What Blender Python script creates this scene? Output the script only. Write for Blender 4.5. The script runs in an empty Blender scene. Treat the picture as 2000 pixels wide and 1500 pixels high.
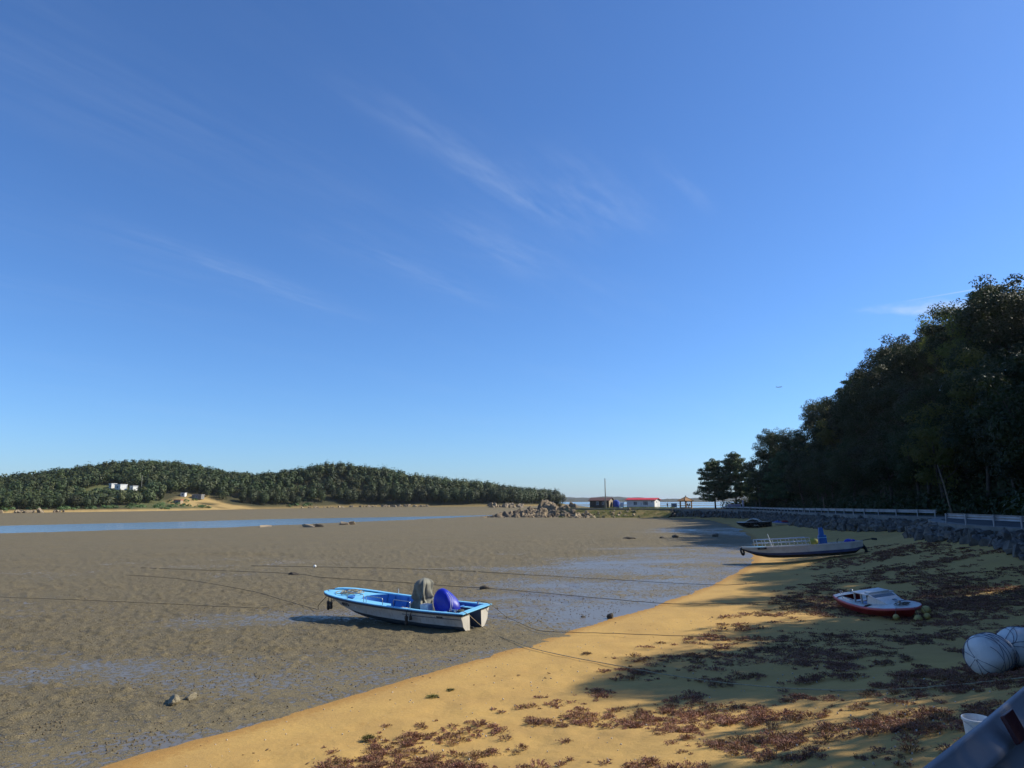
import bpy, bmesh, math, random
import numpy as np
from mathutils import Vector, Matrix, Euler

# ------------------------------------------------------------------ camera, sky, sun, exposure
scene = bpy.context.scene
col = scene.collection
R = math.radians
EYE = 5.0
cam_data = bpy.data.cameras.new('camera')
cam = bpy.data.objects.new('camera', cam_data); col.objects.link(cam)
cam.location = (0, 0, EYE)
PITCH = math.atan((978 - 750) / 1386.0)
cam.rotation_euler = (R(90) + PITCH, 0, 0)
cam_data.sensor_fit = 'HORIZONTAL'; cam_data.sensor_width = 36.0
cam_data.lens = 36.0 * 1386.0 / 2000.0
cam_data.clip_start = 0.1; cam_data.clip_end = 60000
scene.camera = cam

SUN_EL = R(37.0); SUN_AZ = math.atan2(1.0, 0.22)          # azimuth from +Y towards +X
SUN_DIR = Vector((math.sin(SUN_AZ) * math.cos(SUN_EL), math.cos(SUN_AZ) * math.cos(SUN_EL), math.sin(SUN_EL)))

world = bpy.data.worlds.new('World'); scene.world = world
world.use_nodes = True
wn = world.node_tree; wn.nodes.clear()
def wnode(t, **kw):
    n = wn.nodes.new(t)
    for k, v in kw.items(): setattr(n, k, v)
    return n
def wm(op, a, b=None, c=None):
    n = wnode('ShaderNodeMath', operation=op)
    for i, v in enumerate((a, b, c)):
        if v is None: continue
        if isinstance(v, (int, float)): n.inputs[i].default_value = v
        else: wn.links.new(v, n.inputs[i])
    return n.outputs[0]
sky = wnode('ShaderNodeTexSky', sky_type='NISHITA')
sky.sun_disc = False; sky.sun_elevation = SUN_EL; sky.sun_rotation = SUN_AZ
sky.altitude = 0; sky.air_density = 1.0; sky.dust_density = 0.4; sky.ozone_density = 10.0
# thin cirrus, laid out on a flat cloud layer high above the bay (u, v = place on that layer)
tc = wnode('ShaderNodeTexCoord'); sep = wnode('ShaderNodeSeparateXYZ')
wn.links.new(tc.outputs['Generated'], sep.inputs[0])
zc = wm('MAXIMUM', sep.outputs[2], 0.03)
u = wm('DIVIDE', sep.outputs[0], zc); v = wm('DIVIDE', sep.outputs[1], zc)
s_ = wm('ADD', wm('MULTIPLY', u, 0.52), wm('MULTIPLY', v, 0.855))       # along the wind
n_ = wm('SUBTRACT', wm('MULTIPLY', u, 0.855), wm('MULTIPLY', v, 0.52))  # across it
def wnoise(sx, sn, scale, detail=5, off=0.0, rough=0.6):
    cb = wnode('ShaderNodeCombineXYZ')
    wn.links.new(wm('MULTIPLY', s_, sx), cb.inputs[0]); wn.links.new(wm('MULTIPLY', n_, sn), cb.inputs[1])
    cb.inputs[2].default_value = off
    t = wnode('ShaderNodeTexNoise'); t.inputs['Scale'].default_value = scale
    t.inputs['Detail'].default_value = detail; t.inputs['Roughness'].default_value = rough
    wn.links.new(cb.outputs[0], t.inputs['Vector']); return t.outputs[0]
def wstep(x, a, b):
    n = wnode('ShaderNodeMapRange', interpolation_type='SMOOTHSTEP')
    wn.links.new(x, n.inputs[0]); n.inputs[1].default_value = a; n.inputs[2].default_value = b
    return n.outputs[0]
wob = wm('MULTIPLY', wm('SUBTRACT', wnoise(1.2, 1.2, 1.0, 3, 4.0), 0.5), 0.16)
n_w = wm('ADD', n_, wob)
fibre = wnoise(1.3, 9.0, 1.6, 6, 1.0)
fine = wnoise(5.0, 16.0, 1.5, 6, 2.0)
def streak(n0, slope, w, sa, sb, amp):
    d = wm('DIVIDE', wm('SUBTRACT', n_w, wm('ADD', wm('MULTIPLY', s_, slope), n0)), w)
    g = wm('POWER', 2.718, wm('MULTIPLY', wm('MULTIPLY', d, d), -1.0))
    e = wm('MULTIPLY', wstep(s_, sa, sa + (sb - sa) * .45), wm('SUBTRACT', 1.0, wstep(s_, sb - (sb - sa) * .5, sb)))
    return wm('MULTIPLY', wm('MULTIPLY', g, e), amp)
tot = streak(-1.22, 0.04, 0.07, 0.95, 2.7, 0.10)
for a in ((-2.40, -0.11, 0.11, 1.1, 3.2, 0.07), (-0.60, -0.02, 0.035, 1.75, 2.5, 0.07), (-0.93, 0.0, 0.14, 1.5, 2.7, 0.08),
          (-1.50, 0.02, 0.12, 1.7, 2.9, 0.07), (-1.95, 0.0, 0.13, 1.5, 3.4, 0.06)):
    tot = wm('ADD', tot, streak(*a))
tot = wm('MULTIPLY', tot, wm('ADD', wm('MULTIPLY', wstep(fibre, 0.3, 0.7), 0.8), wm('MULTIPLY', wstep(fine, .35, .75), 0.6)))
veil = wm('MULTIPLY', wm('MULTIPLY', wstep(wnoise(0.35, 1.0, 1.0, 5, 7.0), 0.46, 0.75), wstep(fibre, 0.25, 0.8)), 0.05)
tot = wm('ADD', tot, veil)
# low bank of cloud and the old vapour trail to the right
def blob(u0, v0, ru, rv, lo, hi, amp, nz):
    a = wm('DIVIDE', wm('SUBTRACT', u, u0), ru); b = wm('DIVIDE', wm('SUBTRACT', v, v0), rv)
    d = wm('ADD', wm('SQRT', wm('ADD', wm('MULTIPLY', a, a), wm('MULTIPLY', b, b))), wm('MULTIPLY', wm('SUBTRACT', nz, .5), 1.5))
    return wm('MULTIPLY', wm('SUBTRACT', 1.0, wstep(d, lo, hi)), amp)
tot = wm('ADD', tot, blob(2.45, 3.62, 0.52, 0.20, 0.35, 1.15, 0.5, wnoise(2.0, 3.0, 1.5, 5, 9.0)))
lt = wm('ADD', wm('MULTIPLY', wm('SUBTRACT', u, 2.18), 0.675), wm('MULTIPLY', wm('SUBTRACT', v, 3.32), 0.738))
ld = wm('DIVIDE', lt, 0.010)
trail = wm('POWER', 2.718, wm('MULTIPLY', wm('MULTIPLY', ld, ld), -1.0))
trail = wm('MULTIPLY', trail, wm('MULTIPLY', wstep(u, 1.88, 2.25), wm('SUBTRACT', 1.0, wstep(u, 2.5, 3.0))))
tot = wm('ADD', tot, wm('MULTIPLY', trail, 0.38))
tot = wm('MULTIPLY', tot, wstep(sep.outputs[2], 0.03, 0.12))
mixc = wnode('ShaderNodeMixRGB', blend_type='MIX')
wn.links.new(wm('MINIMUM', tot, 0.8), mixc.inputs[0])
wn.links.new(sky.outputs[0], mixc.inputs[1]); mixc.inputs[2].default_value = (5.2, 5.4, 5.8, 1)
bg = wnode('ShaderNodeBackground'); bg.inputs[1].default_value = 0.122
wb_ = wnode('ShaderNodeMixRGB', blend_type='MULTIPLY'); wb_.inputs[0].default_value = 1.0; wb_.inputs[2].default_value = (0.88, 0.99, 1.10, 1)   # the camera's cool white balance
wn.links.new(mixc.outputs[0], wb_.inputs[1]); wn.links.new(wb_.outputs[0], bg.inputs[0])
wo = wnode('ShaderNodeOutputWorld'); wn.links.new(bg.outputs[0], wo.inputs[0])

sun_data = bpy.data.lights.new('sun', 'SUN'); sun_data.energy = 5.0; sun_data.angle = R(0.55); sun_data.color = (1.0, 0.945, 0.80)
sun = bpy.data.objects.new('sun', sun_data); col.objects.link(sun)
sun.rotation_euler = SUN_DIR.to_track_quat('Z', 'Y').to_euler()

vs = scene.view_settings
scene.display_settings.display_device = 'sRGB'
vs.view_transform = 'Standard'; vs.look = 'None'; vs.gamma = 1.0; vs.use_curve_mapping = False; vs.exposure = 0.32

# ------------------------------------------------------------------ helpers
def tag(o, label=None, cat=None, group=None, kind=None):
    if label: o['label'] = label
    if cat: o['category'] = cat
    if group: o['group'] = group
    if kind: o['kind'] = kind
    return o
def empty(name, loc=(0, 0, 0), rot=(0, 0, 0), label=None, cat=None, group=None):
    o = bpy.data.objects.new(name, None); col.objects.link(o); o.empty_display_size = 0.3
    o.location = loc; o.rotation_euler = rot
    return tag(o, label, cat, group)
def link(name, me, parent=None, loc=None, rot=None, scale=None):
    o = bpy.data.objects.new(name, me); col.objects.link(o)
    if parent is not None: o.parent = parent
    if loc is not None: o.location = loc
    if rot is not None: o.rotation_euler = rot
    if scale is not None: o.scale = scale
    return o
def fast_mesh(name, V, F, mat=None, smooth=False, attrs=None, cols=None):
    V = np.asarray(V, dtype=np.float32); F = np.asarray(F, dtype=np.int32)
    me = bpy.data.meshes.new(name)
    k = F.shape[1]
    me.vertices.add(len(V)); me.vertices.foreach_set('co', V.ravel())
    me.loops.add(F.size); me.loops.foreach_set('vertex_index', F.ravel())
    me.polygons.add(len(F)); me.polygons.foreach_set('loop_start', np.arange(0, F.size, k, dtype=np.int32))
    if smooth: me.polygons.foreach_set('use_smooth', np.ones(len(F), dtype=bool))
    for nm, arr in (attrs or {}).items():
        a = me.attributes.new(nm, 'FLOAT', 'POINT'); a.data.foreach_set('value', np.asarray(arr, dtype=np.float32).ravel())
    if cols is not None:
        a = me.attributes.new('tint', 'FLOAT_COLOR', 'POINT')
        c = np.ones((len(V), 4), dtype=np.float32); c[:, :3] = cols
        a.data.foreach_set('color', c.ravel())
    me.update(calc_edges=True)
    if mat: me.materials.append(mat)
    return me

class MB:
    """collects shapes; build() links them as one mesh object"""
    def __init__(s): s.v = []; s.f = []
    def add(s, vs_, fs_):
        b = len(s.v); s.v += [tuple(p) for p in vs_]; s.f += [tuple(i + b for i in f) for f in fs_]; return s
    def box(s, c, size, rot=None, taper=1.0):
        x, y, z = (d / 2 for d in size); p = []
        for dz in (-z, z):
            k = taper if dz > 0 else 1.0
            for dx, dy in ((-x, -y), (x, -y), (x, y), (-x, y)): p.append(Vector((dx * k, dy * k, dz)))
        if rot: m = Euler(rot).to_matrix(); p = [m @ q for q in p]
        c = Vector(c); p = [q + c for q in p]
        return s.add(p, [(3, 2, 1, 0), (4, 5, 6, 7), (0, 1, 5, 4), (1, 2, 6, 5), (2, 3, 7, 6), (3, 0, 4, 7)])
    def tube(s, pts, r, n=6, caps=True):
        pts = [Vector(p) for p in pts]; rr = r if isinstance(r, (list, tuple)) else [r] * len(pts)
        rings = []; prev = None
        for i, p in enumerate(pts):
            d = (pts[min(i + 1, len(pts) - 1)] - pts[max(i - 1, 0)])
            d = d.normalized() if d.length > 1e-9 else Vector((0, 0, 1))
            if prev is None: a = d.orthogonal().normalized()
            else:
                a = prev - d * prev.dot(d); a = a.normalized() if a.length > 1e-6 else d.orthogonal().normalized()
            prev = a; b = d.cross(a)
            rings.append([p + (a * math.cos(2 * math.pi * k / n) + b * math.sin(2 * math.pi * k / n)) * rr[i] for k in range(n)])
        vs_ = [q for r_ in rings for q in r_]; fs_ = []
        for i in range(len(rings) - 1):
            for k in range(n):
                fs_.append((i * n + k, i * n + (k + 1) % n, (i + 1) * n + (k + 1) % n, (i + 1) * n + k))
        if caps: fs_ += [tuple(reversed(range(n))), tuple(range((len(rings) - 1) * n, len(rings) * n))]
        return s.add(vs_, fs_)
    def loft(s, rings, closed=True, cap0=False, cap1=False):
        n = len(rings[0]); vs_ = [q for r_ in rings for q in r_]; fs_ = []
        for i in range(len(rings) - 1):
            for k in range(n if closed else n - 1):
                fs_.append((i * n + k, i * n + (k + 1) % n, (i + 1) * n + (k + 1) % n, (i + 1) * n + k))
        if cap0: fs_.append(tuple(reversed(range(n))))
        if cap1: fs_.append(tuple(range((len(rings) - 1) * n, len(rings) * n)))
        return s.add(vs_, fs_)
    def lathe(s, prof, n=16, c=(0, 0, 0)):
        c = Vector(c); rings = [[c + Vector((r * math.cos(2 * math.pi * k / n), r * math.sin(2 * math.pi * k / n), z)) for k in range(n)] for r, z in prof]
        return s.loft(rings, True, True, True)
    def build(s, name, mat, parent=None, smooth=False, bevel=0, solid=0, subsurf=0):
        me = bpy.data.meshes.new(name); me.from_pydata(s.v, [], s.f); me.update()
        bm = bmesh.new(); bm.from_mesh(me); bmesh.ops.remove_doubles(bm, verts=bm.verts, dist=1e-5)
        bmesh.ops.recalc_face_normals(bm, faces=bm.faces); bm.to_mesh(me); bm.free()
        if smooth: me.shade_smooth()
        if mat: me.materials.append(mat)
        o = link(name, me, parent)
        if solid:
            m = o.modifiers.new('solid', 'SOLIDIFY'); m.thickness = solid
        if bevel:
            m = o.modifiers.new('bevel', 'BEVEL'); m.width = bevel; m.segments = 2; m.limit_method = 'ANGLE'
        if subsurf:
            m = o.modifiers.new('sub', 'SUBSURF'); m.levels = subsurf; m.render_levels = subsurf
        return o
def smooth_angle(o, deg=35):
    o.data.set_sharp_from_angle(angle=R(deg)) if hasattr(o.data, 'set_sharp_from_angle') else None
    return o

def hsh(ix, iy, seed):
    h = (ix.astype(np.int64) * 374761393 + iy.astype(np.int64) * 668265263 + seed * 974711) & 0xffffffff
    h = ((h ^ (h >> 13)) * 1274126177) & 0xffffffff
    return ((h ^ (h >> 16)) & 0xffffff) / float(0xffffff)
def vnoise(x, y, seed=0):
    x = np.asarray(x, float); y = np.asarray(y, float)
    ix = np.floor(x); iy = np.floor(y); fx = x - ix; fy = y - iy
    fx = fx * fx * (3 - 2 * fx); fy = fy * fy * (3 - 2 * fy)
    a = hsh(ix, iy, seed); b = hsh(ix + 1, iy, seed); c = hsh(ix, iy + 1, seed); d = hsh(ix + 1, iy + 1, seed)
    return (a * (1 - fx) + b * fx) * (1 - fy) + (c * (1 - fx) + d * fx) * fy
def fbm(x, y, seed=0, oct=4):
    t = 0; a = 0.5; s = 0
    for k in range(oct):
        t = t + a * vnoise(x, y, seed + k * 17); s += a; a *= 0.5; x = x * 2.03 + 3.1; y = y * 2.03 + 1.7
    return t / s
def sst(a, b, x):
    t = np.clip((x - a) / (b - a), 0, 1); return t * t * (3 - 2 * t)
def poly_sd(x, y, P):
    """signed distance to a closed polygon, positive inside"""
    x = np.asarray(x, float); y = np.asarray(y, float)
    d = np.full(x.shape, 1e18); ins = np.zeros(x.shape, bool); n = len(P)
    for i in range(n):
        ax, ay = P[i]; bx, by = P[(i + 1) % n]
        ex, ey = bx - ax, by - ay
        t = np.clip(((x - ax) * ex + (y - ay) * ey) / (ex * ex + ey * ey + 1e-12), 0, 1)
        d = np.minimum(d, (x - ax - t * ex) ** 2 + (y - ay - t * ey) ** 2)
        if by != ay:
            c = ((ay > y) != (by > y)) & (x < (bx - ax) * (y - ay) / (by - ay) + ax); ins ^= c
    d = np.sqrt(d); return np.where(ins, d, -d)
def catmull(P, k=6):
    P = [np.array(p, float) for p in P]; out = []
    for i in range(len(P) - 1):
        p0 = P[max(i - 1, 0)]; p1 = P[i]; p2 = P[i + 1]; p3 = P[min(i + 2, len(P) - 1)]
        for j in range(k):
            t = j / k
            out.append(0.5 * ((2 * p1) + (-p0 + p2) * t + (2 * p0 - 5 * p1 + 4 * p2 - p3) * t * t + (-p0 + 3 * p1 - 3 * p2 + p3) * t ** 3))
    out.append(P[-1]); return [tuple(p) for p in out]

# ------------------------------------------------------------------ lie of the land
EDGE = catmull([(-60, -70), (-30, -25), (-18, -6), (-11.5, 6.5), (-7.4, 14.45), (-5.3, 17.7), (-2.1, 22.3), (0.2, 25.6), (2.9, 29.6), (7.3, 36), (12.5, 44.8),
                (16.4, 52), (19.7, 59), (25, 74), (33, 99), (41, 132), (50, 178), (50, 200), (41, 211), (28, 214), (18, 216)], 3)
SHORE = EDGE + [(-2, 224), (-8, 236), (0, 262), (40, 300), (400, 300), (400, -300), (-60, -300)]     # sand and land
WALL = catmull([(-60, -66), (-30, -32), (-8, -7.3), (1.45, 2.68), (12, 14), (23, 28.5), (30.3, 42), (32.4, 54), (38, 66), (44.5, 76), (45, 92), (50, 122), (57, 155),
                (61.5, 182), (58, 206), (48, 218), (30, 222), (12, 226)], 3)
LAND = WALL + [(4, 233), (6, 243), (30, 250), (70, 256), (300, 262), (300, -200), (-60, -200)]      # road, hillside, spit
NEARFLAT = [(-700, -300), (-700, 20), (-160, 122), (-104, 148), (-91, 160), (-73, 172), (-45, 210), (-25, 236), (-7.4, 262), (20, 285), (60, 300), (400, 300), (400, -300)]
FARFLAT = [(-700, 150), (-200, 160), (-136, 193), (-111, 225), (-80, 270), (-39, 304), (-9.5, 337), (15, 420), (45, 480), (75, 545), (60, 640), (-700, 760)]
ISLE = catmull([(-700, 175), (-420, 190), (-262, 236), (-208, 268), (-183, 300), (-158, 350), (-130, 400), (-95, 431), (-55, 440), (-20, 443), (5, 452), (22, 498), (40, 535), (49, 560), (30, 610)], 3) + [(-300, 690), (-700, 700)]
WATER_Z = -1.6
def zroad(y): return 3.3 - 0.65 * sst(60, 185, y)
def zfoot(y): return np.interp(y, [-100, 11, 18, 26, 33, 42, 56, 75, 100, 180, 235], [2.4, 2.35, 1.75, 1.35, 1.65, 2.75, 2.7, 2.2, 1.5, .7, .3])
def mud_z(x, y, dE=None):
    if dE is None: dE = poly_sd(x, y, SHORE)
    a = poly_sd(x, y, NEARFLAT); b = poly_sd(x, y, FARFLAT)
    near = -1.5 * (1 - np.exp(np.minimum(dE, 0) / 75.0)) + np.where(dE > 0, 0.0, 0)
    near = np.where(a > 0, np.maximum(near, WATER_Z + 0.03 + 0.012 * np.minimum(a, 40)) * sst(0, 10, a) + (WATER_Z + 0.02) * (1 - sst(0, 10, a)), WATER_Z - 0.7 * sst(0, 5, -a))
    c = poly_sd(x, y, ISLE); zs = isle_shore(x)
    t = np.clip(b / (b + np.maximum(-c, 0) + 1e-6), 0, 1)
    far = np.where(b > 0, WATER_Z + (zs - WATER_Z) * t ** 0.8, WATER_Z - 0.7 * sst(0, 5, -b))
    return np.maximum(near, far)
def isle_shore(x): return 0.3 + 1.2 * sst(-170, -60, x)
def sand_z(x, y, s=None, w=None):
    if s is None: s = poly_sd(x, y, SHORE)
    if w is None: w = -poly_sd(x, y, LAND)
    t = np.clip(s / (s + np.maximum(w, 0) + 1e-6), 0, 1)
    z = zfoot(y) * (0.25 * t + 0.75 * t ** 2.2) + 0.02
    return np.where(s > 0, z, mud_z(x, y, s) + 0.02 + 0.10 * s)
def hill_z(x, y):
    d = poly_sd(x, y, LAND)
    far = 1 - sst(198, 224, y)
    h = (17.0 * sst(6.5, 24, d) + 7.0 * sst(24, 60, d)) * far * (0.85 + 0.3 * fbm(x / 18, y / 18, 5, 3)) * (1 + 0.22 * np.exp(-((y - 128) / 34) ** 2))
    return zroad(y) - 0.06 + h
def isle_z(x, y):
    c = poly_sd(x, y, ISLE); h = 0
    for cx, cy, a, sx, sy in ((-222, 450, 18.5, 44, 50), (-114, 468, 17.0, 28, 55), (-310, 410, 7.5, 60, 80), (-165, 450, 2.0, 40, 40), (-62, 480, 6.5, 34, 40), (-5, 490, 3.5, 40, 40), (36, 575, 3.0, 25, 30)):
        h = h + a * np.exp(-((x - cx) ** 2) / (2 * sx * sx) - ((y - cy) ** 2) / (2 * sy * sy))
    z = isle_shore(x) + 1.2 * sst(3, 10, c) + h * sst(5, 38, c)
    return np.where(c > 0, z, mud_z(x, y) + 0.12 * c)
def gzv(x, y):
    a = poly_sd(x, y, LAND); b = poly_sd(x, y, ISLE); c = poly_sd(x, y, SHORE)
    return np.where(a > .4, hill_z(x, y), np.where(b > 0, isle_z(x, y), np.where(c > 0, sand_z(x, y, c, -a), mud_z(x, y, c))))
def gz(x, y):
    """height of the ground one stands on at (x, y)"""
    x = np.asarray(float(x)); y = np.asarray(float(y))
    if poly_sd(x, y, LAND) > 0.4: return float(hill_z(x, y))
    if poly_sd(x, y, ISLE) > 0: return float(isle_z(x, y))
    if poly_sd(x, y, SHORE) > 0: return float(sand_z(x, y))
    return float(mud_z(x, y))

# ------------------------------------------------------------------ materials
MATS = {}
def new_mat(name):
    m = bpy.data.materials.new(name); m.use_nodes = True; nt = m.node_tree; nt.nodes.clear()
    out = nt.nodes.new('ShaderNodeOutputMaterial'); b = nt.nodes.new('ShaderNodeBsdfPrincipled')
    nt.links.new(b.outputs[0], out.inputs[0]); return m, nt, b, out
def nd(nt, t, **kw):
    n = nt.nodes.new(t)
    for k, v in kw.items(): setattr(n, k, v)
    return n
def mth(nt, op, a, b=None, clamp=False):
    n = nd(nt, 'ShaderNodeMath', operation=op, use_clamp=clamp)
    for i, v in enumerate((a, b)):
        if v is None: continue
        if isinstance(v, (int, float)): n.inputs[i].default_value = v
        else: nt.links.new(v, n.inputs[i])
    return n.outputs[0]
def noise(nt, vec, scale, detail=4, rough=0.55, dist=0.0):
    n = nd(nt, 'ShaderNodeTexNoise'); n.inputs['Scale'].default_value = scale; n.inputs['Detail'].default_value = detail
    n.inputs['Roughness'].default_value = rough; n.inputs['Distortion'].default_value = dist
    if vec is not None: nt.links.new(vec, n.inputs['Vector'])
    return n.outputs[0]
def ramp(nt, f, lo, hi):
    n = nd(nt, 'ShaderNodeMapRange', interpolation_type='SMOOTHSTEP'); nt.links.new(f, n.inputs[0])
    n.inputs[1].default_value = lo; n.inputs[2].default_value = hi; return n.outputs[0]
def mixc(nt, f, a, b, mode='MIX'):
    n = nd(nt, 'ShaderNodeMixRGB', blend_type=mode)
    for i, v in enumerate((f, a, b)):
        if isinstance(v, (int, float)): n.inputs[i].default_value = v
        elif isinstance(v, tuple): n.inputs[i].default_value = (*v[:3], 1)
        else: nt.links.new(v, n.inputs[i])
    return n.outputs[0]
def bump(nt, h, strength, dist, nrm=None):
    n = nd(nt, 'ShaderNodeBump'); n.inputs['Strength'].default_value = strength; n.inputs['Distance'].default_value = dist
    nt.links.new(h, n.inputs['Height'])
    if nrm is not None: nt.links.new(nrm, n.inputs['Normal'])
    return n.outputs[0]
def attr(nt, name, out='Fac'):
    n = nd(nt, 'ShaderNodeAttribute', attribute_name=name); return n.outputs[out]
def M(name, c, rough=0.6, c2=None, scale=6.0, metal=0.0, bmp=0.0, bscale=30.0, dirt=None, spec=0.5, lo=0.35, hi=0.7, rand=0.0, streak=None):
    """general weathered material: two tones of noise, optional grime with a shape of its own, fine relief"""
    if name in MATS: return MATS[name]
    m, nt, b, out = new_mat(name); tcn = nd(nt, 'ShaderNodeTexCoord'); vec = tcn.outputs['Object']
    if c2 is None: c2 = tuple(x * 0.78 for x in c)
    f = ramp(nt, noise(nt, vec, scale, 5), lo, hi)
    cc = mixc(nt, f, c, c2)
    if streak:
        mp = nd(nt, 'ShaderNodeMapping'); nt.links.new(vec, mp.inputs[0]); mp.inputs['Scale'].default_value = (7.0, 7.0, 0.7)
        cc = mixc(nt, mth(nt, 'MULTIPLY', ramp(nt, noise(nt, mp.outputs[0], 1.6, 5, 0.7), 0.5, 0.72), streak[1]), cc, streak[0])
    if dirt:
        g = mth(nt, 'MULTIPLY', ramp(nt, noise(nt, vec, scale * 0.6, 6, 0.7, 0.6), 0.5, 0.75), dirt[1]); cc = mixc(nt, g, cc, dirt[0])
    if rand:
        oi = nd(nt, 'ShaderNodeObjectInfo'); hv = nd(nt, 'ShaderNodeHueSaturation')
        nt.links.new(cc, hv.inputs['Color']); nt.links.new(mth(nt, 'ADD', mth(nt, 'MULTIPLY', oi.outputs['Random'], 2 * rand), 1 - rand), hv.inputs['Value']); cc = hv.outputs[0]
    nt.links.new(cc, b.inputs['Base Color']); b.inputs['Metallic'].default_value = metal
    b.inputs['Specular IOR Level'].default_value = spec
    nt.links.new(mth(nt, 'ADD', mth(nt, 'MULTIPLY', f, 0.15), rough - 0.05), b.inputs['Roughness'])
    if bmp: nt.links.new(bump(nt, noise(nt, vec, bscale, 5, 0.6), bmp, 0.02), b.inputs['Normal'])
    MATS[name] = m; return m

def leaf_mat(name, c, c2, trans=0.35, tint=False):
    m, nt, b, out = new_mat(name); tcn = nd(nt, 'ShaderNodeTexCoord'); oi = nd(nt, 'ShaderNodeObjectInfo')
    f = ramp(nt, noise(nt, tcn.outputs['Object'], 0.55, 4), 0.32, 0.68)
    cc = mixc(nt, f, c, c2)
    if tint: cc = mixc(nt, 1.0, cc, attr(nt, 'tint', 'Color'), 'MULTIPLY')
    hv = nd(nt, 'ShaderNodeHueSaturation'); nt.links.new(cc, hv.inputs['Color'])
    nt.links.new(mth(nt, 'ADD', mth(nt, 'MULTIPLY', oi.outputs['Random'], 0.05), 0.475), hv.inputs['Hue'])
    nt.links.new(mth(nt, 'ADD', mth(nt, 'MULTIPLY', oi.outputs['Random'], 0.6), 0.7), hv.inputs['Value'])
    nt.links.new(hv.outputs[0], b.inputs['Base Color']); b.inputs['Roughness'].default_value = 0.62; b.inputs['Specular IOR Level'].default_value = 0.3
    tr = nd(nt, 'ShaderNodeBsdfTranslucent'); nt.links.new(mixc(nt, 1.0, hv.outputs[0], (1.1, 1.25, 0.55), 'MULTIPLY'), tr.inputs[0])
    mx = nd(nt, 'ShaderNodeMixShader'); mx.inputs[0].default_value = trans
    nt.links.new(b.outputs[0], mx.inputs[1]); nt.links.new(tr.outputs[0], mx.inputs[2]); nt.links.new(mx.outputs[0], out.inputs[0])
    MATS[name] = m; return m

# mud: lumpy drying crust with wet films that mirror the sky
m, nt, b, out = new_mat('mud'); MUD = m
geo = nd(nt, 'ShaderNodeNewGeometry'); P = geo.outputs['Position']
wet = attr(nt, 'wet'); smoothness = attr(nt, 'smoothmud')
n1 = noise(nt, P, 0.9, 6, 0.62); n2 = noise(nt, P, 5.5, 5, 0.65); n3 = noise(nt, P, 22.0, 4, 0.6); n0 = noise(nt, P, 0.12, 3)
wmask = ramp(nt, mth(nt, 'ADD', wet, mth(nt, 'ADD', mth(nt, 'MULTIPLY', mth(nt, 'SUBTRACT', n1, 0.5), 0.9), mth(nt, 'MULTIPLY', mth(nt, 'SUBTRACT', n2, 0.5), 2.3))), 0.44, 0.66)
cdry = mixc(nt, ramp(nt, n1, 0.3, 0.7), (0.190, 0.148, 0.074), (0.132, 0.104, 0.055))
cdry = mixc(nt, ramp(nt, n0, 0.38, 0.62), cdry, (0.155, 0.124, 0.066))
cdry = mixc(nt, mth(nt, 'MULTIPLY', ramp(nt, n2, 0.53, 0.64), 0.8), cdry, (0.062, 0.048, 0.028))
cdry = mixc(nt, mth(nt, 'MULTIPLY', ramp(nt, n3, 0.56, 0.68), 0.7), cdry, (0.36, 0.29, 0.18))
cwet = mixc(nt, n2, (0.125, 0.102, 0.068), (0.17, 0.138, 0.092))
nt.links.new(mixc(nt, wmask, cdry, cwet), b.inputs['Base Color'])
nt.links.new(mth(nt, 'SUBTRACT', 0.78, mth(nt, 'MULTIPLY', wmask, 0.46)), b.inputs['Roughness'])
nt.links.new(mth(nt, 'ADD', 0.25, mth(nt, 'MULTIPLY', wmask, 0.35)), b.inputs['Specular IOR Level'])
hgt = mth(nt, 'ADD', mth(nt, 'MULTIPLY', n2, 1.0), mth(nt, 'MULTIPLY', n3, 0.45))
k = mth(nt, 'MULTIPLY', mth(nt, 'SUBTRACT', 1.0, mth(nt, 'MULTIPLY', wmask, 0.82)), mth(nt, 'SUBTRACT', 1.0, mth(nt, 'MULTIPLY', smoothness, 0.65)))
nt.links.new(bump(nt, mth(nt, 'MULTIPLY', hgt, k), 1.0, 0.09), b.inputs['Normal'])

# sand
m, nt, b, out = new_mat('sand'); SAND = m
geo = nd(nt, 'ShaderNodeNewGeometry'); P = geo.outputs['Position']; damp = attr(nt, 'damp')
n1 = noise(nt, P, 0.5, 5, 0.6); n2 = noise(nt, P, 7.0, 5, 0.65); n3 = noise(nt, P, 60.0, 3, 0.7)
c = mixc(nt, ramp(nt, n1, 0.3, 0.7), (0.50, 0.312, 0.098), (0.43, 0.265, 0.088))
c = mixc(nt, mth(nt, 'MULTIPLY', ramp(nt, n2, 0.5, 0.8), 0.4), c, (0.34, 0.21, 0.08))
c = mixc(nt, mth(nt, 'MULTIPLY', ramp(nt, n3, 0.58, 0.75), 0.45), c, (0.25, 0.15, 0.06))
c = mixc(nt, ramp(nt, mth(nt, 'ADD', damp, mth(nt, 'MULTIPLY', mth(nt, 'SUBTRACT', n2, 0.5), 0.8)), 0.35, 0.75), c, (0.37, 0.205, 0.06))
nt.links.new(c, b.inputs['Base Color']); b.inputs['Roughness'].default_value = 0.9; b.inputs['Specular IOR Level'].default_value = 0.15
nt.links.new(bump(nt, mth(nt, 'ADD', mth(nt, 'MULTIPLY', n2, 0.7), mth(nt, 'MULTIPLY', n3, 0.2)), 0.55, 0.05), b.inputs['Normal'])

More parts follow.
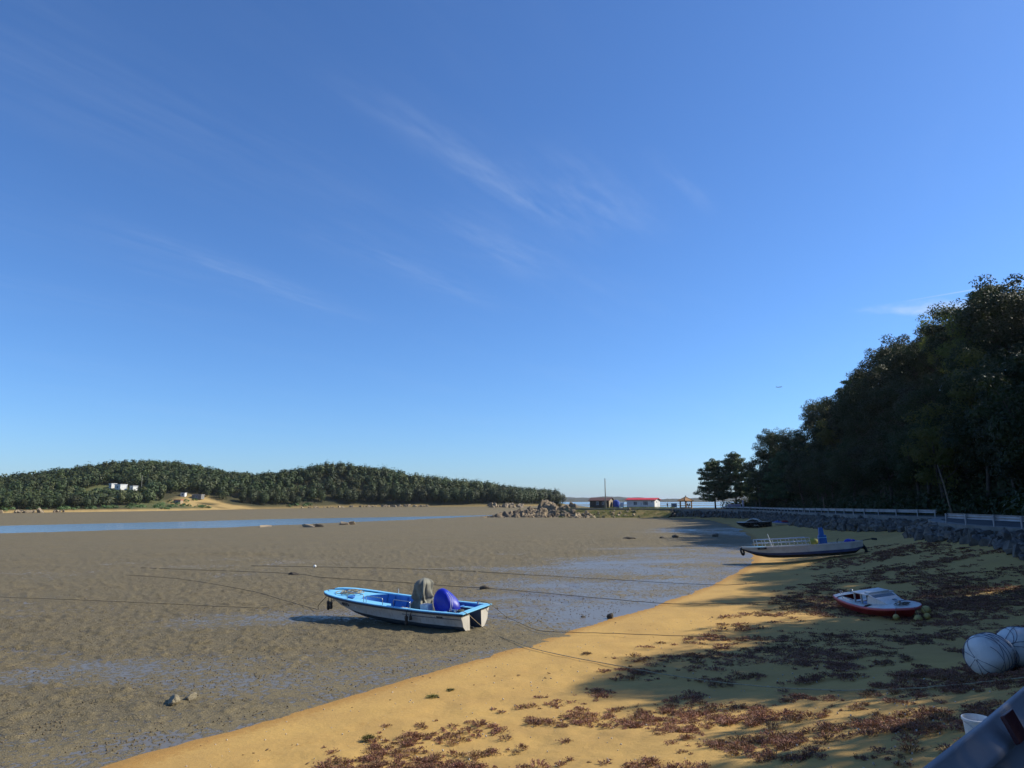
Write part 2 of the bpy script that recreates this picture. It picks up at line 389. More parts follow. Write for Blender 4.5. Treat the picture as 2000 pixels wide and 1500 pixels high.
# water
m, nt, b, out = new_mat('water'); WATER = m
geo = nd(nt, 'ShaderNodeNewGeometry'); P = geo.outputs['Position']
mp = nd(nt, 'ShaderNodeMapping'); nt.links.new(P, mp.inputs[0]); mp.inputs['Scale'].default_value = (0.6, 1.6, 1)
b.inputs['Base Color'].default_value = (0.15, 0.21, 0.25, 1); b.inputs['Roughness'].default_value = 0.2; b.inputs['IOR'].default_value = 1.33
nt.links.new(bump(nt, noise(nt, mp.outputs[0], 1.4, 4, 0.6), 0.5, 0.05), b.inputs['Normal'])

# island soil / sand by attribute
m, nt, b, out = new_mat('island_ground'); ISLE_MAT = m
geo = nd(nt, 'ShaderNodeNewGeometry'); P = geo.outputs['Position']; sa = attr(nt, 'sandy'); ga = attr(nt, 'grassy')
c = mixc(nt, noise(nt, P, 0.4, 5), (0.05, 0.05, 0.025), (0.075, 0.065, 0.035))
c = mixc(nt, ga, c, mixc(nt, noise(nt, P, 0.5, 5), (0.17, 0.15, 0.065), (0.075, 0.11, 0.04)))
c = mixc(nt, sa, c, mixc(nt, noise(nt, P, 0.3, 5), (0.46, 0.32, 0.13), (0.36, 0.24, 0.10)))
nt.links.new(c, b.inputs['Base Color']); b.inputs['Roughness'].default_value = 0.9; b.inputs['Specular IOR Level'].default_value = 0.1
nt.links.new(bump(nt, noise(nt, P, 1.2, 5), 0.8, 0.5), b.inputs['Normal'])

M('forest_floor', (0.05, 0.045, 0.028), 0.9, (0.07, 0.065, 0.03), 0.5, bmp=0.8, bscale=2.0, spec=0.1)
M('asphalt', (0.055, 0.055, 0.057), 0.85, (0.042, 0.042, 0.043), 1.5, bmp=0.4, bscale=60)
M('concrete', (0.21, 0.20, 0.185), 0.85, (0.15, 0.145, 0.13), 0.8, bmp=0.4, bscale=12, dirt=((0.09, 0.085, 0.07), 0.6))
M('riprap', (0.135, 0.118, 0.10), 0.85, (0.065, 0.058, 0.052), 0.9, bmp=0.7, bscale=5, dirt=((0.10, 0.085, 0.06), 0.5), rand=0.3)
M('ochre_rock', (0.27, 0.195, 0.11), 0.9, (0.15, 0.115, 0.08), 0.35, bmp=1.0, bscale=2.5, dirt=((0.085, 0.07, 0.055), 0.75), rand=0.25, lo=0.4, hi=0.6)
M('dark_rock', (0.10, 0.085, 0.065), 0.9, (0.055, 0.048, 0.04), 2.0, bmp=0.8, bscale=8, dirt=((0.16, 0.13, 0.07), 0.6), rand=0.25)
M('tan_rock', (0.30, 0.225, 0.135), 0.9, (0.17, 0.13, 0.09), 0.5, bmp=0.8, bscale=3, dirt=((0.12, 0.10, 0.08), 0.6), rand=0.2)
M('mud_stone', (0.24, 0.20, 0.12), 0.7, (0.15, 0.12, 0.075), 4.0, bmp=0.6, bscale=20, dirt=((0.10, 0.085, 0.05), 0.7))
M('bark', (0.085, 0.065, 0.05), 0.95, (0.05, 0.04, 0.032), 3.0, bmp=0.8, bscale=14)
M('pale_bark', (0.20, 0.155, 0.105), 0.95, (0.12, 0.095, 0.07), 3.0, bmp=0.6, bscale=14)
LEAF = leaf_mat('broad_leaf', (0.023, 0.035, 0.011), (0.043, 0.050, 0.015), 0.20)
LEAF_Y = leaf_mat('yellowing_leaf', (0.10, 0.125, 0.030), (0.16, 0.15, 0.04), 0.38)
PINE = leaf_mat('pine_needles', (0.038, 0.068, 0.028), (0.065, 0.095, 0.035), 0.15)
PINE_FAR = leaf_mat('island_pine', (0.033, 0.045, 0.015), (0.050, 0.060, 0.019), 0.08, tint=True)
SHRUB = leaf_mat('shrub_leaf', (0.06, 0.105, 0.035), (0.10, 0.14, 0.05), 0.25, tint=True)
WEED = leaf_mat('seepweed', (1, 1, 1), (0.75, 0.75, 0.75), 0.18, tint=True)

# ------------------------------------------------------------------ mudflat, sand, water
def fan(r0, rmax, step_cap, q, a_in, n_in, n_out):
    rs = [r0]
    while rs[-1] < rmax: rs.append(rs[-1] + min(max(rs[-1] ** 2 / q, 0.05), step_cap))
    rs = np.array(rs)
    th = np.radians(np.concatenate([np.linspace(-180, -a_in, n_out, endpoint=False), np.linspace(-a_in, a_in, n_in, endpoint=False), np.linspace(a_in, 180, n_out)]))
    RR, TH = np.meshgrid(rs, th, indexing='ij')
    return RR * np.sin(TH), RR * np.cos(TH), RR
def grid_faces(nr, nt_):
    i = np.arange(nr * nt_).reshape(nr, nt_)
    return np.stack([i[:-1, :-1], i[:-1, 1:], i[1:, 1:], i[1:, :-1]], -1).reshape(-1, 4)[:, ::-1]
X, Y, RR = fan(2.0, 760, 4.0, 4300.0, 41, 640, 40)
dE = poly_sd(X, Y, SHORE); Z = mud_z(X, Y, dE)
near_w = 1 - sst(60, 140, RR)
# wet films: pools lie in places on the flat and along the foot of the beach
pool = fbm(X / 7.0, Y / 4.5, 3, 4)
wet = 0.17 + 0.85 * (pool - 0.5)
def spot(x, y, rx, ry): return np.exp(-(((X - x) / rx) ** 2 + ((Y - y) / ry) ** 2))
wet += 0.42 * spot(-10.0, 34.5, 4.5, 2.6) + 0.44 * spot(4, 40, 9, 9) + 0.44 * spot(8, 54, 12, 9) + 0.44 * spot(20, 72, 14, 15) + 0.38 * spot(2.5, 32, 5, 4) + 0.1 * spot(12, 62, 12, 10)
wet += 0.24 * spot(-11, 24.5, 5, 2.2) + 0.22 * spot(-8.5, 21.5, 4.5, 2.0) + 0.14 * spot(-15, 26, 5, 1.6) + 0.16 * spot(-9, 17, 3.0, 3.0) + 0.4 * spot(33, 125, 12, 22)
wet += 0.20 * np.exp(-np.maximum(-dE, 0) / 1.6)
wet -= 0.25 * sst(55, 110, RR) * (1 - spot(33, 125, 14, 30)) + 0.25 * spot(-16, 46, 12, 9) + 0.2 * spot(-1, 27.5, 3, 1.0) + 0.2 * spot(-13, 19.5, 3, 2)
bank = np.minimum(np.abs(poly_sd(X, Y, NEARFLAT)), 99)
wet += 0.45 * np.exp(-bank / 5.0) * (fbm(X / 6, Y / 4, 31, 3) - .1)
# shallow runnels where the ebb drains off
run = np.exp(-((np.abs(fbm(X / 15 + .25 * fbm(X / 4, Y / 4, 6, 2), Y / 11, 19, 3) - .5)) / .010) ** 2) * sst(24, 34, RR) * (1 - sst(120, 170, RR)) * sst(1.5, 5, -dE)
wet += 0.22 * run
smoothm = np.clip(np.exp(-np.maximum(-dE, 0) / 5.0) * 0.9 + 0.5 * sst(0.25, 0.5, wet), 0, 1)
dry = 1 - sst(0.35, 0.6, wet)
lump = fbm(X / 0.33, Y / 0.33, 8, 3); lump = np.maximum(lump - 0.47, 0) * 0.30
hum = (fbm(X / 2.2, Y / 1.8, 12, 4) - 0.5) * 0.035
Z = Z + near_w * dry * (lump * (1 - smoothm * .85)) + hum * (1 - sst(90, 250, RR)) * (0.35 + 0.65 * dry)
Z = Z + sst(45, 80, RR) * (1 - sst(200, 260, RR)) * 0.22 * (fbm(X / 9, Y / 3.0, 21, 4) - 0.5)
for rx, ry, n in ((-30, 80, 8), (16, 98, 6)):                     # low mud ridges half way across
    Z += 0.35 * np.exp(-(((X - rx) / 9) ** 2 + ((Y - ry) / 2.0) ** 2)) * fbm(X / 1.6, Y / 1.2, 41, 3)
Z = np.where(dE > 3, Z - 0.6, Z) - 0.07 * run
F = grid_faces(*X.shape); F = F[(dE.ravel() < 5)[F].any(1)]; used = np.unique(F); remap = np.full(X.size, -1); remap[used] = np.arange(len(used))
me = fast_mesh('mudflat', np.stack([X, Y, Z], -1).reshape(-1, 3)[used], remap[F], MUD, True, dict(wet=wet.ravel()[used], smoothmud=smoothm.ravel()[used]))
tag(link('mudflat', me), kind='structure')
# sea bed, far out under the water, so that the ground goes on to the horizon
rs = np.array([700, 1500, 6000, 30000.0]); th = np.radians(np.linspace(0, 360, 65))
A, B = np.meshgrid(rs, th, indexing='ij')
me = fast_mesh('sea_bed', np.stack([A * np.sin(B), A * np.cos(B), np.full(A.shape, -2.7)], -1).reshape(-1, 3), grid_faces(*A.shape), MUD)
tag(link('sea_bed', me), kind='structure')

X, Y, RR, Z, dE = [np.ascontiguousarray(q[::2, ::2]) for q in (X, Y, RR, Z, dE)]
dS = dE; dL = np.full(X.shape, 9.0); Zs = Z - 1
mk = (dS > -3) & (RR < 340); xs, ys, ss = X[mk], Y[mk], dS[mk]; ll = poly_sd(xs, ys, LAND); dL[mk] = ll
foot = (fbm(xs / 0.55, ys / 0.55, 51, 3) - 0.5) * 0.075 + (fbm(xs / 3.0, ys / 3.0, 52, 3) - 0.5) * 0.14
wob = (fbm(xs / 1.3, ys / 1.3, 53, 4) - 0.5) * 0.35 + (fbm(xs / 7, ys / 7, 54, 2) - 0.5) * 0.8
Zs[mk] = sand_z(xs, ys, ss, -ll) + foot * sst(0.2, 3, ss) + np.where(np.abs(ss) < 3, 0.13 * wob * np.exp(-(ss / 1.2) ** 2), 0)
damp = np.exp(-np.maximum(dS, 0) / 0.9) * 0.8 + 0.35 * np.exp(-((dS - 2.2) / 0.35) ** 2) + 0.25 * np.exp(-((dS - 3.6) / 0.3) ** 2)
F = grid_faces(*X.shape)
keep = ((dS.ravel() > -1.2) & (dL.ravel() < 1.0) & (RR.ravel() < 330))[F].all(1)
F = F[keep]; used = np.unique(F); remap = np.full(X.size, -1); remap[used] = np.arange(len(used))
me = fast_mesh('sand_beach', np.stack([X, Y, Zs], -1).reshape(-1, 3)[used], remap[F], SAND, True, dict(damp=damp.ravel()[used]))
tag(link('sand_beach', me), kind='structure')
del X, Y, Z, Zs, F

rs = np.concatenate([np.arange(90, 700, 30), [900, 1400, 2500, 6000, 14000, 28000]]); th = np.radians(np.linspace(-180, 180, 145))
A, B = np.meshgrid(rs, th, indexing='ij')
me = fast_mesh('water', np.stack([A * np.sin(B), A * np.cos(B), np.full(A.shape, WATER_Z)], -1).reshape(-1, 3), grid_faces(*A.shape), WATER)
tag(link('water', me), kind='structure')
# bars of mud left dry by the tide, out in the sound
for i, (x0, x1, y0, w) in enumerate(((60, 420, 980, 60), (-40, 260, 1250, 70), (300, 900, 1650, 120))):
    mb = MB(); n = 28; rows = []
    for k in range(n + 1):
        x = x0 + (x1 - x0) * k / n; e = math.sin(math.pi * k / n) ** 0.6 * w * (0.7 + 0.5 * float(fbm(k * .35, i * 7, 3)))
        yy = y0 + 30 * float(fbm(k * .2, 9 + i, 4))
        rows.append([(x, yy - e / 2, WATER_Z - .05), (x, yy - e / 4, WATER_Z + .5), (x, yy + e / 4, WATER_Z + .5), (x, yy + e / 2, WATER_Z - .05)])
    mb.loft(rows, closed=False); tag(mb.build('tidal_bar', MUD), kind='structure')
# far coast on the horizon
for i, (a0, a1, d, h) in enumerate(((-4, 30, 5200, 34), (3.5, 16, 3900, 16), (17, 34, 6500, 48))):
    n = 160; rows = []
    for k in range(n + 1):
        a = R(a0 + (a1 - a0) * k / n); e = min(1, 6 * math.sin(math.pi * k / n))
        hh = h * e * (0.25 + 1.1 * float(fbm(k * .11, i * 5.0, 61, 5)))
        dx, dy = math.sin(a), math.cos(a)
        rows.append([(dx * d, dy * d, WATER_Z - 1), (dx * (d + 60), dy * (d + 60), hh), (dx * (d + 500), dy * (d + 500), hh * .8), (dx * (d + 900), dy * (d + 900), WATER_Z - 1)])
    mb = MB(); mb.loft(rows, closed=False); tag(mb.build('distant_coast', MATS['forest_floor']), kind='structure')

# ------------------------------------------------------------------ hillside, spit, road
gx = np.arange(-46, 190, 1.25); gy = np.arange(-60, 262, 1.25)
X, Y = np.meshgrid(gx, gy, indexing='xy'); d = poly_sd(X, Y, LAND)
Z = np.where(d > 0.5, hill_z(X, Y) + (fbm(X / 2.5, Y / 2.5, 77, 3) - .5) * .5 * sst(7, 10, d), -1.5)
F = grid_faces(*X.shape)[:, ::-1]; F = F[(d.ravel() > -2)[F].all(1)]
used = np.unique(F); remap = np.full(X.size, -1); remap[used] = np.arange(len(used))
me = fast_mesh('hillside', np.stack([X, Y, Z], -1).reshape(-1, 3)[used], remap[F], MATS['forest_floor'], True)
tag(link('hillside', me), kind='structure')
def offset(P, d):
    out = []
    for i in range(len(P)):
        a = np.array(P[max(i - 1, 0)]); b_ = np.array(P[min(i + 1, len(P) - 1)]); t = (b_ - a) / np.linalg.norm(b_ - a)
        out.append((P[i][0] + t[1] * d, P[i][1] - t[0] * d))
    return out
W0 = catmull(WALL, 2)
def strip(name, P, d0, d1, dz, mat, kind=None, drop=None):
    a, b_ = offset(P, d0), offset(P, d1); rows = []
    for p, q in zip(a, b_):
        z = float(zroad(p[1])) + dz; r = [(p[0], p[1], z), (q[0], q[1], z)]
        if drop: r = [(p[0], p[1], z - drop)] + r + [(q[0], q[1], z - drop)]
        rows.append(r)
    mb = MB(); mb.loft(rows, closed=False, cap0=bool(drop), cap1=bool(drop)); o = mb.build(name, mat)
    return tag(o, kind=kind) if kind else o
strip('road', W0[:-26], 1.05, 6.0, 0.02, MATS['asphalt'], 'structure')

# ------------------------------------------------------------------ stone meshes
def crag_mesh(name, seed, mat, n=13):
    """angular quarried block: hull of a few random points"""
    rnd = random.Random(seed); bm = bmesh.new()
    for _ in range(n):
        v_ = Vector((rnd.gauss(0, 1), rnd.gauss(0, 1), rnd.gauss(0, 1))).normalized(); v_ = Vector([math.copysign(abs(c) ** .6, c) for c in v_]) * rnd.uniform(.75, 1.05); bm.verts.new(v_)
    r_ = bmesh.ops.convex_hull(bm, input=bm.verts); bmesh.ops.delete(bm, geom=[g for g in set(r_['geom_interior'] + r_['geom_unused']) if isinstance(g, bmesh.types.BMVert)], context='VERTS')
    bmesh.ops.triangulate(bm, faces=bm.faces); me = bpy.data.meshes.new(name); bm.to_mesh(me); bm.free(); me.materials.append(mat); return me
def stone_mesh(name, seed, mat, cuts=9, sub=2, smooth=False):
    rnd = random.Random(seed); bm = bmesh.new(); bmesh.ops.create_icosphere(bm, subdivisions=sub, radius=1.0)
    planes = []
    for _ in range(cuts):
        n = Vector((rnd.gauss(0, 1), rnd.gauss(0, 1), rnd.gauss(0, 1))).normalized(); planes.append((n, rnd.uniform(0.55, 0.85)))
    for v_ in bm.verts:
        for n, dd in planes:
            k = v_.co.dot(n)
            if k > dd: v_.co -= n * (k - dd)
        v_.co *= 1 + rnd.uniform(-.05, .05)
    me = bpy.data.meshes.new(name); bm.to_mesh(me); bm.free(); me.materials.append(mat)
    if smooth: me.shade_smooth()
    return me
STONES = [crag_mesh('stone', 100 + i, MATS['riprap']) for i in range(9)]

# ------------------------------------------------------------------ sea wall: coping and tipped stones
wall = empty('sea_wall', (30, 42, 0), label='low sea wall with concrete coping above tipped grey stones along the shore road', cat='sea wall')
cop = strip('coping', W0, 0.0, 1.0, 0.035, MATS['concrete'], drop=3.0)
cop.parent = wall; cop.matrix_parent_inverse = Matrix.Translation((-30, -42, 0))
rnd = random.Random(5); spots = []
Wd = catmull(WALL, 8); acc = 0.0
for i in range(len(Wd) - 1):
    p = np.array(Wd[i]); q = np.array(Wd[i + 1]); L = np.linalg.norm(q - p); t = (q - p) / L; nrm = np.array((-t[1], t[0]))
    if p[1] < 37 or p[1] > 224 or (p[1] > 205 and p[0] < 46): continue
    wid = 1.7 if p[1] < 75 else (2.4 if p[1] < 150 else 2.2)
    for _ in range(int(L * wid / (0.24 if p[1] < 130 else 0.4)) + 1):
        o_ = rnd.uniform(0.15, wid); k = o_ / wid; c_ = p + t * rnd.uniform(0, L) + nrm * o_
        s = rnd.choice((.22, .28, .36, .46, .6)) * (1.0 if o_ > 1 else .75)
        spots.append((c_[0], c_[1], k, s, math.hypot(*c_)))
sp = np.array(spots); zb = gzv(sp[:, 0], sp[:, 1]); zt = zroad(sp[:, 1]) - .45
sp[:, 2] = np.maximum(zt * (1 - sp[:, 2]) + np.minimum(zb, zt) * sp[:, 2], np.minimum(zb, zt)) + .05; spots = [tuple(r_) for r_ in sp]
spots.sort(key=lambda a: a[3] / a[4], reverse=True)
def stone_obj(p, par, off):
    return link('stone', rnd.choice(STONES), par, (p[0] - off[0], p[1] - off[1], p[2] - off[2]), (rnd.uniform(0, 6), rnd.uniform(0, 6), rnd.uniform(0, 6)),
                (p[3] * rnd.uniform(.8, 1.3), p[3] * rnd.uniform(.7, 1.1), p[3] * rnd.uniform(.55, .9)))
for p in spots[:290]: stone_obj(p, wall, (30, 42, 0))
def merged(name, items, mat, parent=None, smooth=False):
    """items: (mesh data, matrix) -> one mesh object"""
    Vs, Fs, n = [], [], 0
    for me_, mx in items:
        v_ = np.empty(len(me_.vertices) * 3, np.float32); me_.vertices.foreach_get('co', v_); v_ = v_.reshape(-1, 3)
        f_ = np.empty(len(me_.loops), np.int32); me_.loops.foreach_get('vertex_index', f_); f_ = f_.reshape(-1, 3)
        mm = np.array(mx); Vs.append(v_ @ mm[:3, :3].T + mm[:3, 3]); Fs.append(f_ + n); n += len(v_)
    return link(name, fast_mesh(name, np.concatenate(Vs), np.concatenate(Fs), mat, smooth), parent)
def rmx(p, off=(0, 0, 0)):
    return Matrix.LocRotScale(Vector((p[0] - off[0], p[1] - off[1], p[2] - off[2])), Euler((rnd.uniform(0, 6), rnd.uniform(0, 6), rnd.uniform(0, 6))),
                              Vector((p[3] * rnd.uniform(.8, 1.3), p[3] * rnd.uniform(.7, 1.1), p[3] * rnd.uniform(.55, .9))))
o = merged('small_stones', [(rnd.choice(STONES[:6]), rmx(p, (30, 42, 0))) for p in spots[290:]], MATS['riprap'], wall); tag(o, kind='stuff')

# ------------------------------------------------------------------ guard rails
M('galvanised', (0.36, 0.355, 0.36), 0.5, (0.27, 0.265, 0.27), 1.5, metal=0.1, bmp=0.08, bscale=4, dirt=((0.28, 0.27, 0.26), 0.35))
M('maroon_plate', (0.09, 0.015, 0.018), 0.4, (0.06, 0.01, 0.012), 6)
WPROF = [(0.0, 0.36), (-0.015, 0.345), (-0.02, 0.325), (-0.075, 0.285), (-0.085, 0.265), (-0.075, 0.245), (-0.02, 0.20), (-0.015, 0.18), (-0.02, 0.16), (-0.075, 0.115), (-0.085, 0.095), (-0.075, 0.075), (-0.02, 0.035), (-0.015, 0.015), (0.0, 0.0)]
def guardrail(P, label, spacing, group='steel guard rails along the shore road', reflect=()):
    d = [0.0]
    for i in range(1, len(P)): d.append(d[-1] + math.dist(P[i - 1], P[i]))
    def pt(s):
        s = min(max(s, 0), d[-1]); i = max(0, min(len(P) - 2, int(np.searchsorted(d, s)) - 1)); k = (s - d[i]) / (d[i + 1] - d[i])
        x = P[i][0] * (1 - k) + P[i + 1][0] * k; y = P[i][1] * (1 - k) + P[i + 1][1] * k
        t = Vector((P[i + 1][0] - P[i][0], P[i + 1][1] - P[i][1], 0)).normalized(); return Vector((x, y, float(zroad(y)) + 0.035)), t
    root = empty('guard_rail', tuple(pt(0)[0]), label=label, cat='guard rail', group=group); o0 = root.location.copy()
    n = max(1, round(d[-1] / spacing)); st = d[-1] / n
    for i in range(n):                                             # each length of beam laps over the next
        mb = MB(); rings = []
        for j in range(5):
            s = i * st + st * j / 4 + (0.16 if j == 4 and i < n - 1 else 0); p, t = pt(s); nr = Vector((t.y, -t.x, 0))
            rings.append([p - o0 + nr * (0.02 - a + (0.004 if j == 4 else 0)) + Vector((0, 0, 0.40 + b_)) for a, b_ in WPROF])
        mb.loft(rings, closed=False); ob = mb.build('beam', MATS['galvanised'], root, smooth=True, solid=0.004)
    for i in range(n + 1):
        p, t = pt(i * st); nr = Vector((t.y, -t.x, 0)); q = p - o0 - nr * 0.06; an = math.atan2(t.y, t.x)
        mb = MB(); mb.tube([q + Vector((0, 0, -0.05)), q + Vector((0, 0, 0.74))], 0.057, 10); po = mb.build('post', MATS['galvanised'], root, smooth=True); smooth_angle(po)
        mb = MB(); mb.box(p - o0 - nr * 0.0 + Vector((0, 0, .58)), (0.09, 0.05, 0.2), (0, 0, an)); mb.build('bracket', MATS['galvanised'], root)
    for s, w in reflect:
        p, t = pt(s); nr = Vector((t.y, -t.x, 0)); an = math.atan2(t.y, t.x)
        mb = MB(); mb.box(p - o0 + nr * 0.115 + Vector((0, 0, .745)), (w, 0.02, 0.11), (R(-25), 0, an)); mb.build('marker_plate', MATS['maroon_plate'], root, bevel=0.004)
    return root
Wf = catmull(WALL, 8)
def sub(y0, y1, x0=-99): return offset([p for p in Wf if y0 <= p[1] <= y1 and p[0] >= x0], 0.12)
guardrail(catmull([(-7.9, -6.3), (1.33, 2.57), (2.33, 3.53), (6.1, 7.4), (12.1, 13.9), (23.1, 28.4)], 6), 'steel guard rail at the bottom right corner carrying a dark maroon plate', 4.0, reflect=((13.72, 0.14),))
guardrail(sub(31, 54.5), 'steel guard rail above the tumbled stones at the right edge of the picture', 3.6)
far_a = sub(76, 125)
guardrail(far_a, 'steel guard rail running under the dark trees beyond the gap', 4.0)
guardrail([p for p in offset(Wf, 0.12) if 126 <= p[1] <= 203 and p[0] > 49], 'far thin guard rail leading to the pale banner at the bend', 4.0)

# rough grass bank below the houses, in place of the stone wall
Wb = [p for p in catmull(WALL, 6) if p[1] > 205 and 19 < p[0] < 49]
rows = []
for k_, d_ in enumerate((3.0, 1.1, 0.2, -1.5, -3.5, -5.5, -7.5)):
    rows.append([(x, y, (float(zroad(y)) + .06) * (1 - q) + (gz(x, y) - .12) * q + .25 * (float(fbm(x / 1.5, y / 1.5, 88, 3)) - .5)) for (x, y), q in ((p, (0, 0, .12, .45, .75, .95, 1.03)[k_]) for p in offset(Wb, d_))])
M('bank_grass', (0.20, 0.15, 0.065), 0.95, (0.11, 0.115, 0.04), 0.5, bmp=0.8, bscale=4, dirt=((0.27, 0.18, 0.085), 0.6), spec=.1)
mb = MB(); mb.loft(rows, closed=False); o = mb.build('grass_bank', MATS['bank_grass'], None, smooth=True); tag(o, kind='structure')

# ------------------------------------------------------------------ foliage helpers
def quads(C, N, sx, sy, rng):
    """one four-cornered leaf (or spray of leaves) at each centre C facing N"""
    n = len(C); N = N / (np.linalg.norm(N, axis=1, keepdims=True) + 1e-9)
    a = np.cross(N, rng.normal(size=(n, 3))); a /= np.linalg.norm(a, axis=1, keepdims=True) + 1e-9
    b = np.cross(N, a); sx = np.broadcast_to(sx, (n,))[:, None]; sy = np.broadcast_to(sy, (n,))[:, None]
    V = np.stack([C - a * sx, C - b * sy * .8, C + a * sx, C + b * sy * .8], 1)          # lozenge
    V += N[:, None, :] * (np.array([0.12, -.1, 0.12, -.1])[None, :, None] * sx[:, None, :])
    return V.reshape(-1, 3), np.arange(4 * n).reshape(n, 4)
def unit(rng, n): v_ = rng.normal(size=(n, 3)); return v_ / np.linalg.norm(v_, axis=1, keepdims=True)
def broadleaf(seed, mat, H=11.0, clusters=46, per=185, leaf=0.145, spread=0.34):
    rng = np.random.default_rng(seed); cz = H * .60; rx = H * spread; rz = H * .37
    d = unit(rng, clusters); lump = 0.66 + 0.52 * rng.random(clusters)
    cen = d * np.array([rx, rx, rz]) * lump[:, None] * 0.82 + np.array([0, 0, cz])
    cen = cen[cen[:, 2] > H * .22]
    Cs, Ns = [], []
    for c_ in cen:
        k = int(per * rng.uniform(.7, 1.3)); r = H * rng.uniform(.075, .13); u_ = unit(rng, k)
        u_[:, 2] = u_[:, 2] * 0.85 + 0.12
        Cs.append(c_ + u_ * r * (0.55 + 0.5 * rng.random((k, 1))) * np.array([1.1, 1.1, .8])); Ns.append(u_ + rng.normal(size=(k, 3)) * .55 + np.array([0, 0, .35]))
    k = 500; u_ = unit(rng, k); Cs.append(u_ * np.array([rx, rx, rz]) * .7 * rng.random((k, 1)) ** .4 + np.array([0, 0, cz])); Ns.append(u_ + rng.normal(size=(k, 3)) * .7)
    C = np.concatenate(Cs); N = np.concatenate(Ns); V, F = quads(C, N, leaf * rng.uniform(.7, 1.35, len(C)), leaf * rng.uniform(.45, .8, len(C)), rng)
    crown = fast_mesh('crown', V, F, mat)
    mb = MB(); lean = rng.normal(size=2) * .35
    mb.tube([(0, 0, -.5), (lean[0] * .3, lean[1] * .3, H * .18), (lean[0], lean[1], H * .42), (lean[0] * 1.3, lean[1] * 1.2, H * .72)], [.26, .2, .14, .05], 7)
    for c_ in cen[::4]:
        b0 = Vector((lean[0] * .8, lean[1] * .8, H * rng.uniform(.25, .45))); e = Vector(c_); mid = b0.lerp(e, .5) + Vector((0, 0, -.15 * H * .2))
        mb.tube([b0, mid, e], [.09, .06, .02], 5)
    tr = bpy.data.meshes.new('trunk'); tr.from_pydata(mb.v, [], mb.f); tr.update(); tr.materials.append(MATS['bark']); tr.shade_smooth()
    return tr, crown
def pine(seed, mat, H=12.0, layers=14, needle=0.24):
    rng = np.random.default_rng(seed); mb = MB(); lean = rng.normal(size=2) * .5
    def ax(z): k = z / H; return np.array([lean[0] * k * k, lean[1] * k * k + .2 * math.sin(3 * k), z])
    mb.tube([ax(z) for z in np.linspace(-.4, H * .97, 8)], list(np.linspace(.24, .04, 8)), 7)
    Cs, Ns = [], []
    for L in range(layers):
        z = H * (.20 + .78 * (L + rng.uniform(-.2, .2)) / layers); k = max(0.0, (z / H - .20) / .80)
        reach = H * (.30 * (1 - k ** 2.2) + .07); nb = 6 if k < .8 else 4; a0 = rng.uniform(0, 6)
        for q in range(nb):
            a = a0 + q * 6.283 / nb + rng.uniform(-.5, .5); r = reach * rng.uniform(.55, 1.1); p0 = ax(z); p1 = p0 + np.array([math.cos(a) * r, math.sin(a) * r, r * rng.uniform(.02, .22)])
            mb.tube([p0, (p0 + p1) / 2 + np.array([0, 0, -.06 * r]), p1], [.07, .045, .02], 5)
            for t in np.linspace(.4, 1.05, 4):
                c_ = p0 + (p1 - p0) * t + rng.normal(size=3) * .2 * np.array([1, 1, .4]); m_ = int(62 * rng.uniform(.7, 1.2)); u_ = unit(rng, m_)
                Cs.append(c_ + u_ * np.array([.85, .85, .42]) * (H / 12) * (.4 + .6 * rng.random((m_, 1)))); Ns.append(u_ * np.array([1, 1, .5]) + rng.normal(size=(m_, 3)) * .5 + np.array([0, 0, .5]))
    c_ = ax(H * .97); m_ = 150; u_ = unit(rng, m_); Cs.append(c_ + u_ * np.array([.8, .8, .6])); Ns.append(u_ + np.array([0, 0, .3]))
    C = np.concatenate(Cs); V, F = quads(C, np.concatenate(Ns), needle * rng.uniform(.7, 1.4, len(C)), needle * .35, rng)
    tr = bpy.data.meshes.new('trunk'); tr.from_pydata([tuple(p) for p in mb.v], [], mb.f); tr.update(); tr.materials.append(MATS['bark']); tr.shade_smooth()
    return tr, fast_mesh('crown', V, F, mat)
def plant_tree(name, pair, loc, s, rz, label, group=None, sz=1.0, cat='tree'):
    root = empty(name, loc, (0, 0, rz), label, cat, group); root.scale = (s, s, s * sz)
    link('trunk', pair[0], root); link('crown', pair[1], root); return root

# ------------------------------------------------------------------ the wooded hill on the right
BL = [broadleaf(20 + i, LEAF, spread=(.31, .36, .34, .3, .38)[i], clusters=44 + 4 * i) for i in range(5)]
BY = broadleaf(40, LEAF_Y, clusters=40, spread=.28)
PN = [pine(60 + i, PINE) for i in range(2)]
rnd = random.Random(11)
slope_group = 'trees of the dark wood above the shore road'
Wt = catmull(WALL, 8)
def wood_row(off, step, y0, y1, lo, hi, skip=0.0, x0=-99):
    P = [p for p in offset(Wt, off) if y0 <= p[1] <= y1 and p[0] > x0]; dist = 0; nxt = rnd.uniform(0, step)
    for i in range(1, len(P)):
        L = math.dist(P[i - 1], P[i]); dist += L
        if dist < nxt or L > 8: continue
        nxt = dist + step * rnd.uniform(.75, 1.3)
        if rnd.random() < skip: continue
        x = P[i][0] + rnd.uniform(-1.4, 1.4); y = P[i][1] + rnd.uniform(-1.4, 1.4)
        if float(poly_sd(np.array(x), np.array(y), LAND)) < 7.2: continue
        r_ = rnd.random(); pair = BY if r_ < .06 else (PN[rnd.randrange(2)] if r_ > .93 else BL[rnd.randrange(5)])
        s = rnd.uniform(lo, hi)
        nm, lb = ('broadleaf_tree', 'dark leafy tree in the wood on the hill right of the shore road') if pair in BL else \
                 (('yellowing_tree', 'paler yellow green leafy tree among the dark wood on the hill') if pair is BY else ('pine_tree', 'dark pine tree standing among the leafy trees of the hill wood'))
        plant_tree(nm, pair, (x, y, gz(x, y) - .2), s, rnd.uniform(0, 6.28), lb, slope_group if pair in BL else (slope_group + (' turning yellow' if pair is BY else ' that are pines')), sz=rnd.uniform(.92, 1.12))
